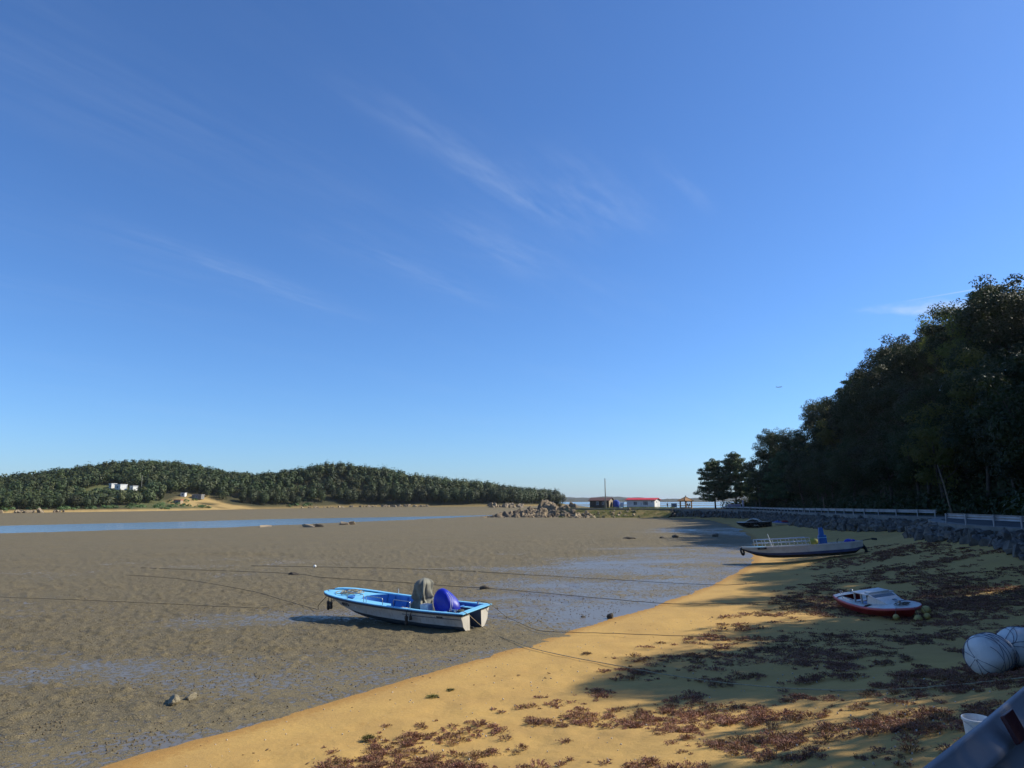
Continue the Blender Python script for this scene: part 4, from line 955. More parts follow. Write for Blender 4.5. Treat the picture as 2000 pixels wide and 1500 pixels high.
# handrails on the near side
for x0, x1, h in ((5.15, 6.15, .34), (4.05, 5.0, .30), (2.55, 3.45, .30)):
    y0, y1 = PS * (GB(x0) - .06), PS * (GB(x1) - .06); mb = MB()
    mb.tube([(x0, y0, GZ(x0)), (x0, y0, GZ(x0) + h - .06), (x0 + .02, y0, GZ(x0) + h - .015), (x0 + .07, y0, GZ(x0) + h), (x1 - .07, y1, GZ(x1) + h), (x1 - .02, y1, GZ(x1) + h - .015), (x1, y1, GZ(x1) + h - .06), (x1, y1, GZ(x1))], .017, 8)
    mb.build('handrail', MATS['steel_tube'], boat, smooth=True)
for x in (3.1, 3.9, 4.9):
    mb = MB(); mb.tube([(x, -GB(x) + .06, GZ(x)), (x, -GB(x) + .06, GZ(x) + .24)], .016, 6); mb.build('stanchion', MATS['white_plastic'], boat)
for x, y in ((7.15, .0), (.42, PS * .80), (.42, -PS * .8)):
    mb = MB(); mb.box((x, y, GZ(x) + .05), (.06, .06, .10)); mb.tube([(x - .13, y, GZ(x) + .10), (x + .13, y, GZ(x) + .10)], .022, 8); mb.build('cleat', MATS['steel_tube'], boat)
mb = MB(); mb.lathe([(.05, 0), (.16, .02), (.19, .09), (.17, .09), (.05, .03)], 18, (6.25, PS * .62, GZ(6.2) - .02)); mb.build('basin', MATS['deck_blue'], boat, smooth=True)
# the loose coil of rope on the foredeck
rnd = random.Random(8); pts = []
for k in range(150):
    a = k * .42; r = .20 + .17 * math.sin(k * .11) + rnd.uniform(-.03, .03); c0 = 7.15 - .55 * (k / 150.0)
    pts.append((c0 + r * math.cos(a) * 1.3, -.05 + .22 * math.sin(k * .05) + r * math.sin(a), GZ(7) + .015 + .035 * rnd.random() + .00025 * k))
mb = MB(); mb.tube(catmull(pts, 2), .014, 5); mb.build('rope_coil', MATS['rope_tan'], boat, smooth=True)
# console hidden under a grey tarp: draped, with folds that fall from the top
rng = np.random.default_rng(4); mb = MB(); rings = []; n = 110
ph = rng.uniform(0, 6, 6)
for j, t in enumerate(np.linspace(0, 1, 34)):
    z = 1.90 - 1.52 * t; hw = .05 + (.30 + .06 * t) * min(1, (t / .14)) ** .5; hl = .05 + (.26 + .18 * max(0, t - .45)) * min(1, (t / .14)) ** .5
    ring = []
    for k in range(n):
        a = 2 * math.pi * k / n; ca, sa_ = math.cos(a), math.sin(a); e = .55
        x = math.copysign(abs(ca) ** e, ca) * hl; y = math.copysign(abs(sa_) ** e, sa_) * hw
        f = (.085 * (1 - 2 * abs(math.sin(2.5 * a + 3.4 * t + ph[0]))) + .075 * (1 - 2 * abs(math.sin(4 * a - 2.2 * t + ph[1] + .8 * math.sin(5 * t)))) + .02 * math.sin(17 * a + 7 * t + ph[2])) * min(1, .25 + t * 1.4) * (1 - .45 * max(0, t - .7) / .3)
        f -= .05 * math.exp(-((t - .56) / .035) ** 2)
        ring.append((2.72 + x * (1 + f * 2.4) - .08 * (1 - t), y * (1 + f * 2.4), z + .05 * math.sin(3 * a + ph[3]) * (t > .95) - .05 * (ca > .2) * (1 - t) * .6))
    rings.append(ring)
mb.loft(rings, True, True, False); mb.build('console_cover', MATS['tarp_grey'], boat, smooth=True)
mb = MB(); mb.box((2.2, PS * .38, .62), (.42, .34, .62)); cr = mb.build('crate', MATS['white_plastic'], boat, bevel=.02)
for k in (-.13, .13):
    mb = MB(); mb.box((2.2 + k, PS * .555, .62), (.03, .012, .5)); mb.build('crate_rib', MATS['white_plastic'], cr)
# outboard under a blue cover
mb = MB(); rings = []; n = 40
for t in np.linspace(0, 1, 18):
    z = 1.52 - .88 * t; s_t = max(.03, math.sin(min(1, t * 1.5) * math.pi / 2)) ** .55; w = .37 * s_t; l = .56 * s_t * (1 - .18 * max(0, t - .7))
    ring = []
    for k in range(n):
        a = 2 * math.pi * k / n; f = 1 + .05 * (1 - 2 * abs(math.sin(2.5 * a + 1.6 * t + .4))) * (.3 + t) + .03 * (1 - 2 * abs(math.sin(4.5 * a - 3 * t))) * t; e = .66
        ring.append((1.50 - .22 * (t - .3) + math.copysign(abs(math.cos(a)) ** e, math.cos(a)) * l * f, math.copysign(abs(math.sin(a)) ** e, math.sin(a)) * w * f, z + .16 * math.cos(a) * (s_t) * (1 - t)))
    rings.append(ring)
mb.loft(rings, True, True, True); ec = mb.build('engine_cover', MATS['tarp_blue'], boat, smooth=True)
for y0 in (.10, .20):
    mb = MB(); mb.tube([(1.28, y0, 1.45), (1.0, y0 + .10, 1.25), (.93, y0 + .2, .95), (1.0, y0 + .22, .70)], .008, 5); mb.build('lashing', MATS['white_plastic'], ec)
mb = MB(); mb.box((.75, 0, .55), (.30, .26, .42), taper=.8); mb.tube([(.72, 0, .55), (.45, 0, .25), (.32, 0, .12)], [.11, .085, .06], 8); mb.tube([(.55, 0, .06), (.12, 0, .10)], [.05, .04], 8); mb.build('outboard_leg', MATS['black_rubber'], boat, smooth=True)
# marks, fenders
def side_pt(x, f, off=.02): return (x, PS * ((CB(x) * (1 - f) + GB(x) * f) + off - .02 * math.sin(math.pi * f)), CZ(x) * (1 - f) + (GZ(x) - .05) * f)
rows = MB()
tx = 6.35; dyx = (GB(6.55) - GB(6.15)) / .4 * .5 + (CB(6.55) - CB(6.15)) / .4 * .3; flare = math.atan2(GB(tx) - CB(tx), GZ(tx) - CZ(tx))
p = side_pt(tx, .52, .045)
text('boat_number', '4075', .24, MATS['number_ink'], boat, p, (R(90) + flare * .9, 0, math.pi + math.atan(dyx)))
mb = MB(); mb.box(side_pt(1.05, .72, .03), (.30, .012, .055)); mb.build('maker_plate', MATS['label_plate'], boat)
mb = MB(); mb.lathe([(.0, -.01), (.03, 0), (.025, .012), (0, .015)], 10); o = mb.build('drain_fitting', MATS['white_plastic'], boat); o.location = side_pt(5.7, .5, .02); o.rotation_euler = (R(-90), 0, 0)
mb = MB(); mb.tube([side_pt(x, .62, -.0) for x in np.linspace(.05, 3.0, 10)], .022, 6); mb.build('spray_strip', MATS['antifoul'], boat)
for x, n_, l_ in ((7.35, 2, .42), (7.12, 3, .34), (2.62, 3, .42), (2.40, 2, .18)):
    f0 = side_pt(x, 1.0, .07); mb = MB()
    mb.tube([(x, f0[1] - .06, f0[2] + .06), (x, f0[1] + .01, f0[2] - .06), (x + .01, f0[1] + .02, f0[2] - .18)], .016, 5)
    z = f0[2] - .16
    mb.lathe([(.02, 0), (.065, -.04), (.075, -l_ * .3), (.055, -l_ * .5), (.075, -l_ * .68), (.06, -l_ * .93), (.02, -l_)], 10, (x + .01, f0[1] + .02, z)); mb.build('fender', MATS['fender_dark'], boat, smooth=True)

# ---- long white work boat with railings, half in the shade
W_HEAD = math.atan2(.22, -.975)
wb = empty('work_boat', (27.2, 56.6, gz(27.0, 56.6) + .0), (R(2), R(4.4), W_HEAD), 'long white work boat with tube railings and a tall blue locker, aground in the shade', 'boat'); wb.scale = (.92, .95, .95)
M('hull_grey_white', (0.56, 0.54, 0.51), 0.5, (0.45, 0.43, 0.40), 1.2, dirt=((0.22, 0.19, 0.15), 0.55)); M('hull_band', (0.07, 0.09, 0.20), 0.55, (0.055, 0.07, 0.15), 2); M('bottom_dark', (0.035, 0.035, 0.04), .8, (0.06, 0.045, 0.04), 2, bmp=.3, bscale=10)
M('locker_blue', (0.02, 0.12, 0.38), 0.5, (0.016, 0.09, 0.30), 2); M('buoy_yellow_green', (0.30, 0.30, 0.05), 0.7, (0.20, 0.21, 0.045), 5, bmp=.3, bscale=20)
wx = [0, .6, 1.3, 2.5, 4.5, 6.3, 7.6, 8.5, 9.2, 9.6]
A_ = interp(wx, [1.0, 1.03, 1.06, 1.1, 1.12, 1.1, 1.0, .82, .55, .34]); AZ = interp(wx, [1.02, 1.0, .98, .96, .94, .95, .98, 1.02, 1.06, 1.09])
B_ = interp(wx, [.95, .97, 1.0, 1.03, 1.04, .98, .82, .58, .30, .16]); BZ = interp(wx, [.62, .50, .46, .44, .42, .44, .50, .62, .80, .93])
C_ = interp(wx, [.9, .92, .95, .97, .97, .88, .68, .42, .18, .09]); CZ2 = interp(wx, [.55, .28, .24, .22, .22, .25, .33, .48, .72, .89])
D_ = interp(wx, [.6, .62, .65, .68, .66, .56, .38, .2, .08, .04]); DZ = interp(wx, [.50, .10, .02, 0, 0, .03, .13, .33, .64, .86])
ws = sorted(set(list(np.linspace(0, 9.6, 26)) + wx)); st = [(x, [(0, DZ(x)), (D_(x), DZ(x)), (C_(x), CZ2(x)), (B_(x), BZ(x)), (A_(x), AZ(x))]) for x in ws]
mb = MB(); half_loft(mb, st, [3, 4]); mb.loft([[(0, -A_(0), AZ(0)), (0, A_(0), AZ(0))], [(0, -B_(0), BZ(0)), (0, B_(0), BZ(0))]], closed=False)
mb.loft([[(9.6, -A_(9.6), AZ(9.6)), (9.6, A_(9.6), AZ(9.6))], [(9.6, -B_(9.6), BZ(9.6)), (9.6, B_(9.6), BZ(9.6))]], closed=False); mb.build('hull', MATS['hull_grey_white'], wb, smooth=False)
mb = MB(); half_loft(mb, st, [2, 3]); mb.build('hull_band', MATS['hull_band'], wb)
mb = MB(); half_loft(mb, st, [0, 1, 2]); mb.add([(0, -.9, .55), (0, .9, .55), (0, .6, .5), (0, -.6, .5)], [(0, 1, 2, 3)]); mb.build('hull_bottom', MATS['bottom_dark'], wb)
mb = MB(); mb.loft([[(x, -A_(x) + .04, AZ(x) - .12), (x, A_(x) - .04, AZ(x) - .12)] for x in ws], closed=False); mb.build('deck', MATS['hull_grey_white'], wb)
mb = MB()
for sg in (1, -1): mb.loft([[(x, sg * (A_(x) + .03), AZ(x) - .05), (x, sg * (A_(x) + .03), AZ(x) + .03), (x, sg * (A_(x) - .07), AZ(x) + .03), (x, sg * (A_(x) - .07), AZ(x) - .12)] for x in ws], closed=False)
mb.build('gunwale', MATS['gelcoat_white'], wb)
mb = MB(); mb.loft([[(x, -A_(x) + .1, AZ(x) + .012), (x, A_(x) - .1, AZ(x) + .012)] for x in np.linspace(7.7, 9.55, 6)], closed=False); mb.build('foredeck', MATS['deck_sky_blue'], wb)
for sg, x1 in ((1, 8.6), (-1, 8.2)):                                                               # railings
    rx = np.linspace(4.1, x1, 8 if sg > 0 else 7)
    for i, x in enumerate(rx):
        mb = MB(); y = sg * (A_(x) - .06); mb.tube([(x, y, AZ(x)), (x + .06, y, AZ(x) + .62)], .022, 6); mb.build('rail_post', MATS['steel_tube'], wb)
    for h in (.33, .62):
        mb = MB(); mb.tube([(x + .06, sg * (A_(x) - .06), AZ(x) + h) for x in rx], .022, 6); mb.build('rail_bar', MATS['steel_tube'], wb)
mb = MB(); mb.tube([(7.0, -.6, .95), (7.25, -.7, 2.0)], .02, 6); mb.build('whip_aerial', MATS['white_plastic'], wb)
mb = MB(); mb.box((2.95, .1, 1.28), (.62, .55, .75)); mb.box((2.98, .1, 1.95), (.40, .46, .62), taper=.8); mb.build('locker', MATS['locker_blue'], wb, bevel=.03)
mb = MB(); mb.box((2.95, .1, 1.45), (.65, .58, .04)); mb.build('locker_band', MATS['deck_sky_blue'], wb)
mb = MB(); mb.lathe([(.05, -.34), (.28, -.26), (.40, 0), (.33, .24), (.12, .36), (.05, .36)], 14, (3.75, .45, 1.12)); mb.build('float', MATS['buoy_yellow_green'], wb, smooth=True)
mb = MB(); mb.tube([(1.9, .5, .95), (1.86, .52, 1.25), (1.7, .52, 1.28)], .03, 6); mb.build('hose', MATS['black_rubber'], wb)
mb = MB(); mb.lathe([(.05, 0), (.34, .04), (.36, .14), (.22, .26), (.05, .30)], 12, (.95, .3, AZ(1) - .05)); mb.lathe([(.03, 0), (.2, .05), (.18, .18), (.03, .24)], 10, (.55, .1, AZ(1) - .05)); mb.build('net_heap', MATS['tarp_blue'], wb, smooth=True)
mb = MB(); rings = []
for k in range(20):
    a = 2 * math.pi * k / 20; rings.append([((.27 + .09 * math.cos(b_)) * math.cos(a), .09 * math.sin(b_), (.27 + .09 * math.cos(b_)) * math.sin(a)) for b_ in np.linspace(0, 2 * math.pi, 9)[:-1]])
rings.append(rings[0]); mb.loft(rings, True); o = mb.build('tyre_fender', MATS['black_rubber'], wb, smooth=True); o.location = (9.62, .12, .72); o.rotation_euler = (R(10), 0, R(62))
mb = MB(); mb.box((8.05, .98, .90), (.75, .015, .17), (R(-22), 0, R(-12))); np_ = mb.build('name_plate', MATS['label_plate'], wb)
text('plate_letters', '1-1 7 5', .12, MATS['plate_ink'], np_, (8.05, .998, .90), (R(90) + R(22), 0, math.pi - R(12)))
mb = MB(); mb.box((-.05, 0, .62), (.12, .5, .5)); mb.tube([(-.1, 0, .7), (-.35, 0, .35), (-.42, 0, .05)], [.16, .12, .10], 8); mb.tube([(-.25, 0, .08), (-.7, 0, .06)], [.08, .06], 8); mb.build('outdrive', MATS['black_rubber'], wb)
mb = MB(); mb.tube([(0, .3, AZ(0)), (-.9, .25, AZ(0) + .10)], .035, 6); mb.tube([(-.9, .25, AZ(0) + .10), (-1.3, .25, AZ(0) + .04)], .09, 6); mb.build('steering_arm', MATS['black_rubber'], wb)

# ---- red and white small cabin boat on the sand
RH = math.atan2(-4.6, 0.45)
rb = empty('cabin_boat', (14.55, 32.0, gz(14.6, 31.0) + .0), (R(7), R(0.3), RH), 'small white cabin boat with red hull on the shaded sand, yellow floats hanging forward', 'boat'); rb.scale = (1.0, 1.08, .88)
M('hull_red', (0.30, 0.02, 0.025), 0.4, (0.22, 0.016, 0.02), 2, dirt=((0.12, 0.02, 0.02), .5)); M('stripe_pink', (0.55, 0.12, 0.13), 0.45, (0.45, 0.09, 0.10), 3)
M('window_and_shade_black', (0.015, 0.018, 0.022), 0.15); M('float_yellow', (0.52, 0.40, 0.13), 0.6, (0.36, 0.27, 0.09), 6, bmp=.2, bscale=20)
rxs = [0, .4, 1.0, 1.8, 2.7, 3.4, 3.95, 4.35, 4.6, 4.72]
RA = interp(rxs, [.48, .60, .72, .82, .87, .83, .70, .48, .24, .08]); RZ = interp(rxs, [.60, .58, .56, .56, .58, .62, .66, .70, .72, .73])
RB = interp(rxs, [.38, .48, .58, .66, .68, .58, .40, .2, .07, .02]); RBZ = interp(rxs, [.22, .20, .18, .17, .19, .24, .32, .45, .58, .66])
RKZ = interp(rxs, [.06, .03, .01, 0, 0, .03, .12, .28, .46, .62])
rs_ = sorted(set(list(np.linspace(0, 4.72, 24)) + rxs)); st = [(x, [(0, RKZ(x)), (RB(x), RBZ(x)), (RA(x) - .02, RZ(x) - .10), (RA(x), RZ(x))]) for x in rs_]
mb = MB(); half_loft(mb, st, [0, 1, 2]); mb.add([(0, 0, RKZ(0)), (0, RB(0), RBZ(0)), (0, RA(0), RZ(0)), (0, -RA(0), RZ(0)), (0, -RB(0), RBZ(0))], [(0, 1, 2, 3, 4)]); o = mb.build('hull', MATS['hull_red'], rb, smooth=True); smooth_angle(o, 35)
mb = MB(); prof = [(-.03, -.11), (.025, -.10), (.035, -.05), (.02, 0), (-.03, .0)]
mb.loft([[(x, RA(x) + a, RZ(x) + b_) for a, b_ in prof] for x in rs_] + [[(4.74 + a, 0, RZ(4.7) + b_) for a, b_ in prof]] + [[(x, -RA(x) - a, RZ(x) + b_) for a, b_ in prof] for x in reversed(rs_)], True, True, True); mb.build('rubbing_strake', MATS['stripe_pink'], rb, smooth=True)
def ri(x): return max(.03, RA(x) - .24)
mb = MB()
for sg in (1, -1): mb.loft([[(x, sg * (RA(x) - .005), RZ(x) + .004), (x, sg * (RA(x) - .08), RZ(x) + .04), (x, sg * ri(x), RZ(x) + .05), (x, sg * (ri(x) - .02), .22)] for x in rs_ if .55 <= x <= 3.0], closed=False)
mb.loft([[(x, (RA(x) - .005) * k / 5, RZ(x) + .045 * (1 - abs(k / 5) ** 3)) for k in range(-5, 6)] for x in rs_ if x <= .56], closed=False)
mb.loft([[(x, (RA(x) - .005) * k / 5, RZ(x) + (.10 * min(1, (4.75 - x) / 1.2)) * (1 - abs(k / 5) ** 2.2)) for k in range(-5, 6)] for x in rs_ if x >= 2.95], closed=False); mb.build('deck', MATS['gelcoat_white'], rb, smooth=True)
mb = MB(); mb.loft([[(x, -ri(x) + .02, .24), (x, ri(x) - .02, .24)] for x in np.linspace(.5, 3.1, 6)], closed=False); mb.build('cockpit_floor', MATS['hull_red'], rb)
# cuddy: raked front, roof on posts, after end shut by a panel coloured as the cabin's shade
mb = MB()
for sg in (1, -1): mb.add([(2.62, sg * .55, .62), (2.66, sg * .50, .95), (3.6, sg * .34, .70), (3.2, sg * .55, .64)], [(0, 1, 2, 3)])
mb.add([(2.64, .50, .97), (2.64, -.50, .97), (3.6, -.34, .70), (3.6, .34, .70)], [(0, 1, 2, 3)]); cab = mb.build('cabin', MATS['gelcoat_white'], rb, solid=.03)
mb = MB(); mb.box((2.15, 0, 1.0), (1.05, 1.10, .045)); mb.box((2.45, 0, 1.05), (.34, .8, .06)); mb.build('roof', MATS['gelcoat_white'], rb, bevel=.015)
for x in (1.72, 2.2):
    for sg in (1, -1): mb = MB(); mb.box((x, sg * .50, .78), (.05, .05, .44)); mb.build('roof_post', MATS['gelcoat_white'], rb)
mb = MB(); mb.add([(2.72, .42, .958), (2.72, -.42, .958), (2.98, -.40, .885), (2.98, .40, .885)], [(0, 1, 2, 3)]); mb.build('windscreen', MATS['window_and_shade_black'], cab, solid=.02)
mb = MB(); mb.box((3.35, .12, .795), (.16, .12, .05), (0, R(15), 0)); mb.build('hatch', MATS['window_and_shade_black'], cab)
mb = MB(); mb.box((2.58, 0, .62), (.05, 1.0, .70)); mb.build('cabin_shade_panel', MATS['window_and_shade_black'], rb)  # near-black panel: the shade inside the cabin put in as colour
mb = MB(); mb.box((2.05, 0, .40), (.5, .9, .28)); mb.build('cabin_seat', MATS['deck_blue'], rb, bevel=.02)
mb = MB(); mb.box((1.1, 0, .42), (.35, 1.0, .06)); mb.build('thwart', MATS['gelcoat_white'], rb, bevel=.01)
for sg in (1, -1):
    mb = MB(); mb.tube([(.12, sg * .22, .62), (.10, sg * .22, .78), (.28, sg * .22, .78), (.3, sg * .22, .64)], .014, 6); mb.build('stern_cleat', MATS['steel_tube'], rb, smooth=True)
mb = MB(); mb.tube([(1.0, -.62, .62), (1.0, -.62, .70), (2.0, -.66, .70), (2.0, -.66, .62)], .014, 6); mb.build('grab_rail', MATS['steel_tube'], rb, smooth=True)
mb = MB(); mb.tube([(4.0, -.1, .80), (4.0, -.1, .92)], .05, 8); mb.tube([(3.95, -.25, .9), (4.05, .05, .9)], .03, 8); mb.build('bitt', MATS['steel_tube'], rb)
rnd = random.Random(2); pts = [(4.0 + .22 * math.cos(k * .5) * (1 - k / 90) + .004 * k, -.05 + .3 * math.sin(k * .5) * (1 - k / 90) + rnd.uniform(-.04, .04), .77 + .02 * rnd.random()) for k in range(60)]
mb = MB(); mb.tube(catmull(pts, 2), .012, 5); mb.build('bow_rope', MATS['rope_dark'], rb, smooth=True)
for x, y, z, r in ((4.72, .38, .56, .17), (4.50, -.62, .40, .11), (4.86, -.05, .30, .15), (4.9, .26, .36, .12)):
    mb = MB(); mb.lathe([(.02, r), (r * .6, r * .8), (r, 0), (r * .75, -r * .68), (.03, -r)], 12, (x, y, z)); f_ = mb.build('float', MATS['float_yellow'], rb, smooth=True)
    mb = MB(); mb.tube([(x, y, z + r), (x - .1, y * .8, .74)], .01, 5); mb.build('lanyard', MATS['rope_dark'], f_)

# ---- dark runabout and water scooter near the stones
DH = math.atan2(.47, -.88)
kb = empty('runabout', (47.0, 131.0, gz(45.0, 132.0) - .05), (0, R(2), DH), 'black hulled runabout with white windscreen frame aground before the stone wall', 'boat')
M('hull_black', (0.012, 0.013, 0.02), 0.3, (0.018, 0.018, 0.024), 2)
kx = [0, 1.0, 2.5, 4.0, 5.0, 5.7, 6.1]; KA = interp(kx, [.95, 1.05, 1.1, 1.0, .75, .4, .05]); KZ1 = interp(kx, [1.15, 1.12, 1.08, 1.05, 1.06, 1.08, 1.1]); KB2 = interp(kx, [.75, .8, .8, .65, .38, .12, .02]); KBZ = interp(kx, [.3, .28, .28, .34, .5, .76, 1.0]); KK = interp(kx, [.1, .02, 0, .05, .25, .6, .95])
ks = sorted(set(list(np.linspace(0, 6.1, 18)) + kx)); st = [(x, [(0, KK(x)), (KB2(x), KBZ(x)), (KA(x), KZ1(x))]) for x in ks]
mb = MB(); half_loft(mb, st, [0, 1, 2]); mb.add([(0, 0, .1), (0, .75, .3), (0, .95, 1.15), (0, -.95, 1.15), (0, -.75, .3)], [(0, 1, 2, 3, 4)]); mb.build('hull', MATS['hull_black'], kb, smooth=True)
mb = MB(); mb.loft([[(x, KA(x) * k / 4, KZ1(x) + .1 * (1 - (k / 4) ** 2)) for k in range(-4, 5)] for x in ks if x >= 2.6], closed=False); mb.loft([[(x, KA(x) * k / 4, KZ1(x) + .02) for k in range(-4, 5)] for x in ks if x <= 1.3], closed=False); mb.build('deck', MATS['gelcoat_white'], kb, smooth=True)
mb = MB()
for sg in (1, -1): mb.loft([[(x, sg * KA(x), KZ1(x) + .01), (x, sg * (KA(x) - .18), KZ1(x) + .04), (x, sg * (KA(x) - .2), .5)] for x in ks if .8 <= x <= 3.0], closed=False)
mb.loft([[(.9, -.8, .5), (.9, .8, .5)], [(2.8, -.8, .5), (2.8, .8, .5)]], closed=False); mb.build('cockpit', MATS['gelcoat_white'], kb)
arch = [(1.7, .92, 1.10), (2.25, .86, 1.52), (3.0, .78, 1.66), (3.55, .66, 1.60), (4.45, .52, 1.14)]
for sg in (1, -1):
    mb = MB(); mb.tube([(x, sg * y, z) for x, y, z in arch], .075, 6); mb.build('screen_frame', MATS['gelcoat_white'], kb, smooth=True)
    mb = MB(); mb.add([(x, sg * (y - .01), z - .02) for x, y, z in arch], [(0, 1, 2, 3, 4)]); mb.build('side_glass', MATS['window_and_shade_black'], kb, solid=.01)
for x, y, z in arch[2:4]:
    mb = MB(); mb.tube([(x, -y, z), (x, 0, z + .06), (x, y, z)], .05, 6); mb.build('frame_hoop', MATS['gelcoat_white'], kb, smooth=True)
mb = MB(); mb.add([(3.55, .64, 1.59), (3.55, -.64, 1.59), (4.45, -.5, 1.15), (4.45, .5, 1.15)], [(0, 1, 2, 3)]); mb.build('windscreen', MATS['window_and_shade_black'], kb, solid=.01)
js = empty('water_scooter', (48.3, 129.0, gz(48.3, 129.0)), (0, 0, math.atan2(.35, -1) + R(8)), 'blue and white water scooter with red seat beside the black runabout', 'water scooter')
M('seat_red', (0.22, 0.03, 0.03), 0.6); M('scooter_blue', (0.03, 0.08, 0.30), 0.4)
sx_ = [-1.5, -1.2, 0, 1.0, 1.5, 1.75]; SA = interp(sx_, [.42, .55, .58, .5, .28, .04])
mb = MB(); mb.loft([[(x, -SA(x), .42 + .05 * x), (x, -SA(x) * .75, .10 + max(0, x) * .16), (x, 0, .02 + max(0, x - .6) * .3), (x, SA(x) * .75, .10 + max(0, x) * .16), (x, SA(x), .42 + .05 * x)] for x in np.linspace(-1.5, 1.75, 12)], False); mb.build('hull', MATS['gelcoat_white'], js, smooth=True)
mb = MB(); mb.loft([[(x, -SA(x), .42 + .05 * x), (x, -SA(x) * .6, .50 + .06 * x), (x, 0, .52 + .35 * math.exp(-((x - .75) / .5) ** 2) + .05 * x), (x, SA(x) * .6, .50 + .06 * x), (x, SA(x), .42 + .05 * x)] for x in np.linspace(-1.5, 1.75, 14)], False); mb.build('deck', MATS['scooter_blue'], js, smooth=True)
mb = MB(); mb.box((-.35, 0, .72), (1.25, .34, .36), taper=.7); mb.build('seat', MATS['seat_red'], js, bevel=.06)
mb = MB(); mb.tube([(.55, -.38, 1.05), (.5, 0, 1.08), (.55, .38, 1.05)], .03, 6); mb.tube([(.75, 0, .85), (.5, 0, 1.08)], .06, 6); mb.build('handlebar', MATS['black_rubber'], js)
mb = MB(); mb.box((.1, .25, .05), (2.4, .12, .10)); mb.box((.1, -.25, .05), (2.4, .12, .10)); mb.build('cradle', MATS['pallet_wood'], js)

# ------------------------------------------------------------------ houses on the spit
M('wall_white', (0.70, 0.69, 0.66), 0.75, (0.60, 0.59, 0.56), .8, dirt=((0.42, 0.40, 0.36), .4)); M('roof_red', (0.52, 0.035, 0.045), 0.55, (0.42, 0.03, 0.04), 1.5)
M('wall_brown', (0.085, 0.06, 0.045), 0.85, (0.06, 0.045, 0.035), 1.5, dirt=((0.13, 0.10, 0.075), .5)); M('wall_tan', (0.36, 0.28, 0.18), 0.85, (0.28, 0.21, 0.13), 1); M('roof_brown', (0.12, 0.055, 0.042), 0.7, (0.09, 0.04, 0.032), 1.5)
M('glass_dark', (0.05, 0.07, 0.10), 0.12); M('frame_white', (0.7, 0.7, 0.7), .5); M('timber', (0.36, 0.19, 0.075), 0.8, (0.27, 0.14, 0.055), 2, bmp=.2, bscale=10); M('tank_blue', (0.02, 0.06, 0.36), 0.5, (0.016, 0.05, 0.28), 2)
M('weathered_pole', (0.30, 0.29, 0.25), 0.9, (0.22, 0.21, 0.18), 2)
def window(parent, c, w, h, ax, name='window', n=2):
    """framed window in a wall; ax = 'x' wall facing -y, 'y' wall facing +x"""
    f = MB(); t = .06
    def B(mb, dx, dz, sx, sz, dp=0): mb.box((c[0] + dx, c[1] - dp, c[2] + dz) if ax == 'x' else (c[0] + dp, c[1] + dx, c[2] + dz), (sx, .06, sz) if ax == 'x' else (.06, sx, sz))
    for dx in (-w / 2, w / 2): B(f, dx, 0, t, h + t)
    for dz in (-h / 2, h / 2): B(f, 0, dz, w - t, t)
    for k in range(1, n): B(f, -w / 2 + w * k / n, 0, t * .8, h - t)
    fo = f.build(name, MATS['frame_white'], parent)
    g = MB(); B(g, 0, 0, w - t, h - t, -.02); g.build('pane', MATS['glass_dark'], fo); return fo
# white house, red roof
hz = float(zroad(230)) - .02
wh = empty('beach_house', (41.8, 229.0, hz), (0, 0, R(-27)), 'white house with a bright red roof standing on the spit', 'house')
L, D, Hh = 9.0, 6.0, 2.75
mb = MB(); mb.box((0, 0, .15), (L + .3, D + .3, .5)); mb.build('plinth', MATS['concrete'], wh)
mb = MB()
mb.add([(-L / 2, -D / 2, .3), (L / 2, -D / 2, .3), (L / 2, D / 2, .3), (-L / 2, D / 2, .3), (-L / 2, -D / 2, Hh), (L / 2, -D / 2, Hh), (L / 2, D / 2, Hh), (-L / 2, D / 2, Hh), (-L / 2, 0, Hh + .42), (L / 2, 0, Hh + .42)],
       [(0, 1, 5, 4), (2, 3, 7, 6), (1, 2, 6, 9, 5), (3, 0, 4, 8, 7)]); mb.build('wall', MATS['wall_white'], wh)
rf = MB()
for sg in (-1, 1): rf.add([(-L / 2 - .45, sg * (D / 2 + .5), Hh - .12), (L / 2 + .45, sg * (D / 2 + .5), Hh - .12), (L / 2 + .45, 0, Hh + .52), (-L / 2 - .45, 0, Hh + .52)], [(0, 1, 2, 3)])
ro = rf.build('roof', MATS['roof_red'], wh, solid=.12)
mb = MB(); mb.box((0, -D / 2 - .52, Hh - .16), (L + .95, .06, .2)); mb.build('fascia', MATS['roof_red'], ro)
for k in range(18):
    mb = MB(); x = -L / 2 - .3 + k * (L + .6) / 17; mb.add([(x - .03, -D / 2 - .5, Hh - .11), (x + .03, -D / 2 - .5, Hh - .11), (x + .03, 0, Hh + .55), (x - .03, 0, Hh + .55)], [(0, 1, 2, 3)]); mb.build('roof_seam', MATS['roof_red'], ro, solid=.05)
window(wh, (-1.7, -D / 2 - .03, 1.55), 1.1, 1.1, 'x'); window(wh, (1.6, -D / 2 - .03, 1.55), 1.5, 1.3, 'x', n=3); window(wh, (3.6, -D / 2 - .03, 2.1), .4, .4, 'x', n=1); window(wh, (L / 2 + .03, -.8, 2.0), .5, .5, 'y', n=1)
mb = MB(); mb.box((L / 2 + .03, 1.3, 1.3), (.06, .95, 2.0)); dr = mb.build('door', MATS['frame_white'], wh); mb = MB(); mb.box((L / 2 + .09, 1.65, 1.3), (.05, .05, .14)); mb.build('handle', MATS['steel_tube'], dr)
mb = MB(); mb.box((.2, -D / 2 - .03, 1.35), (.32, .05, .42)); mb.build('meter_box', MATS['galvanised'], wh)
mb = MB(); mb.box((-1.0, -D / 2 - 1.2, .16), (8.2, 2.1, .12)); dk = mb.build('terrace', MATS['timber'], wh)
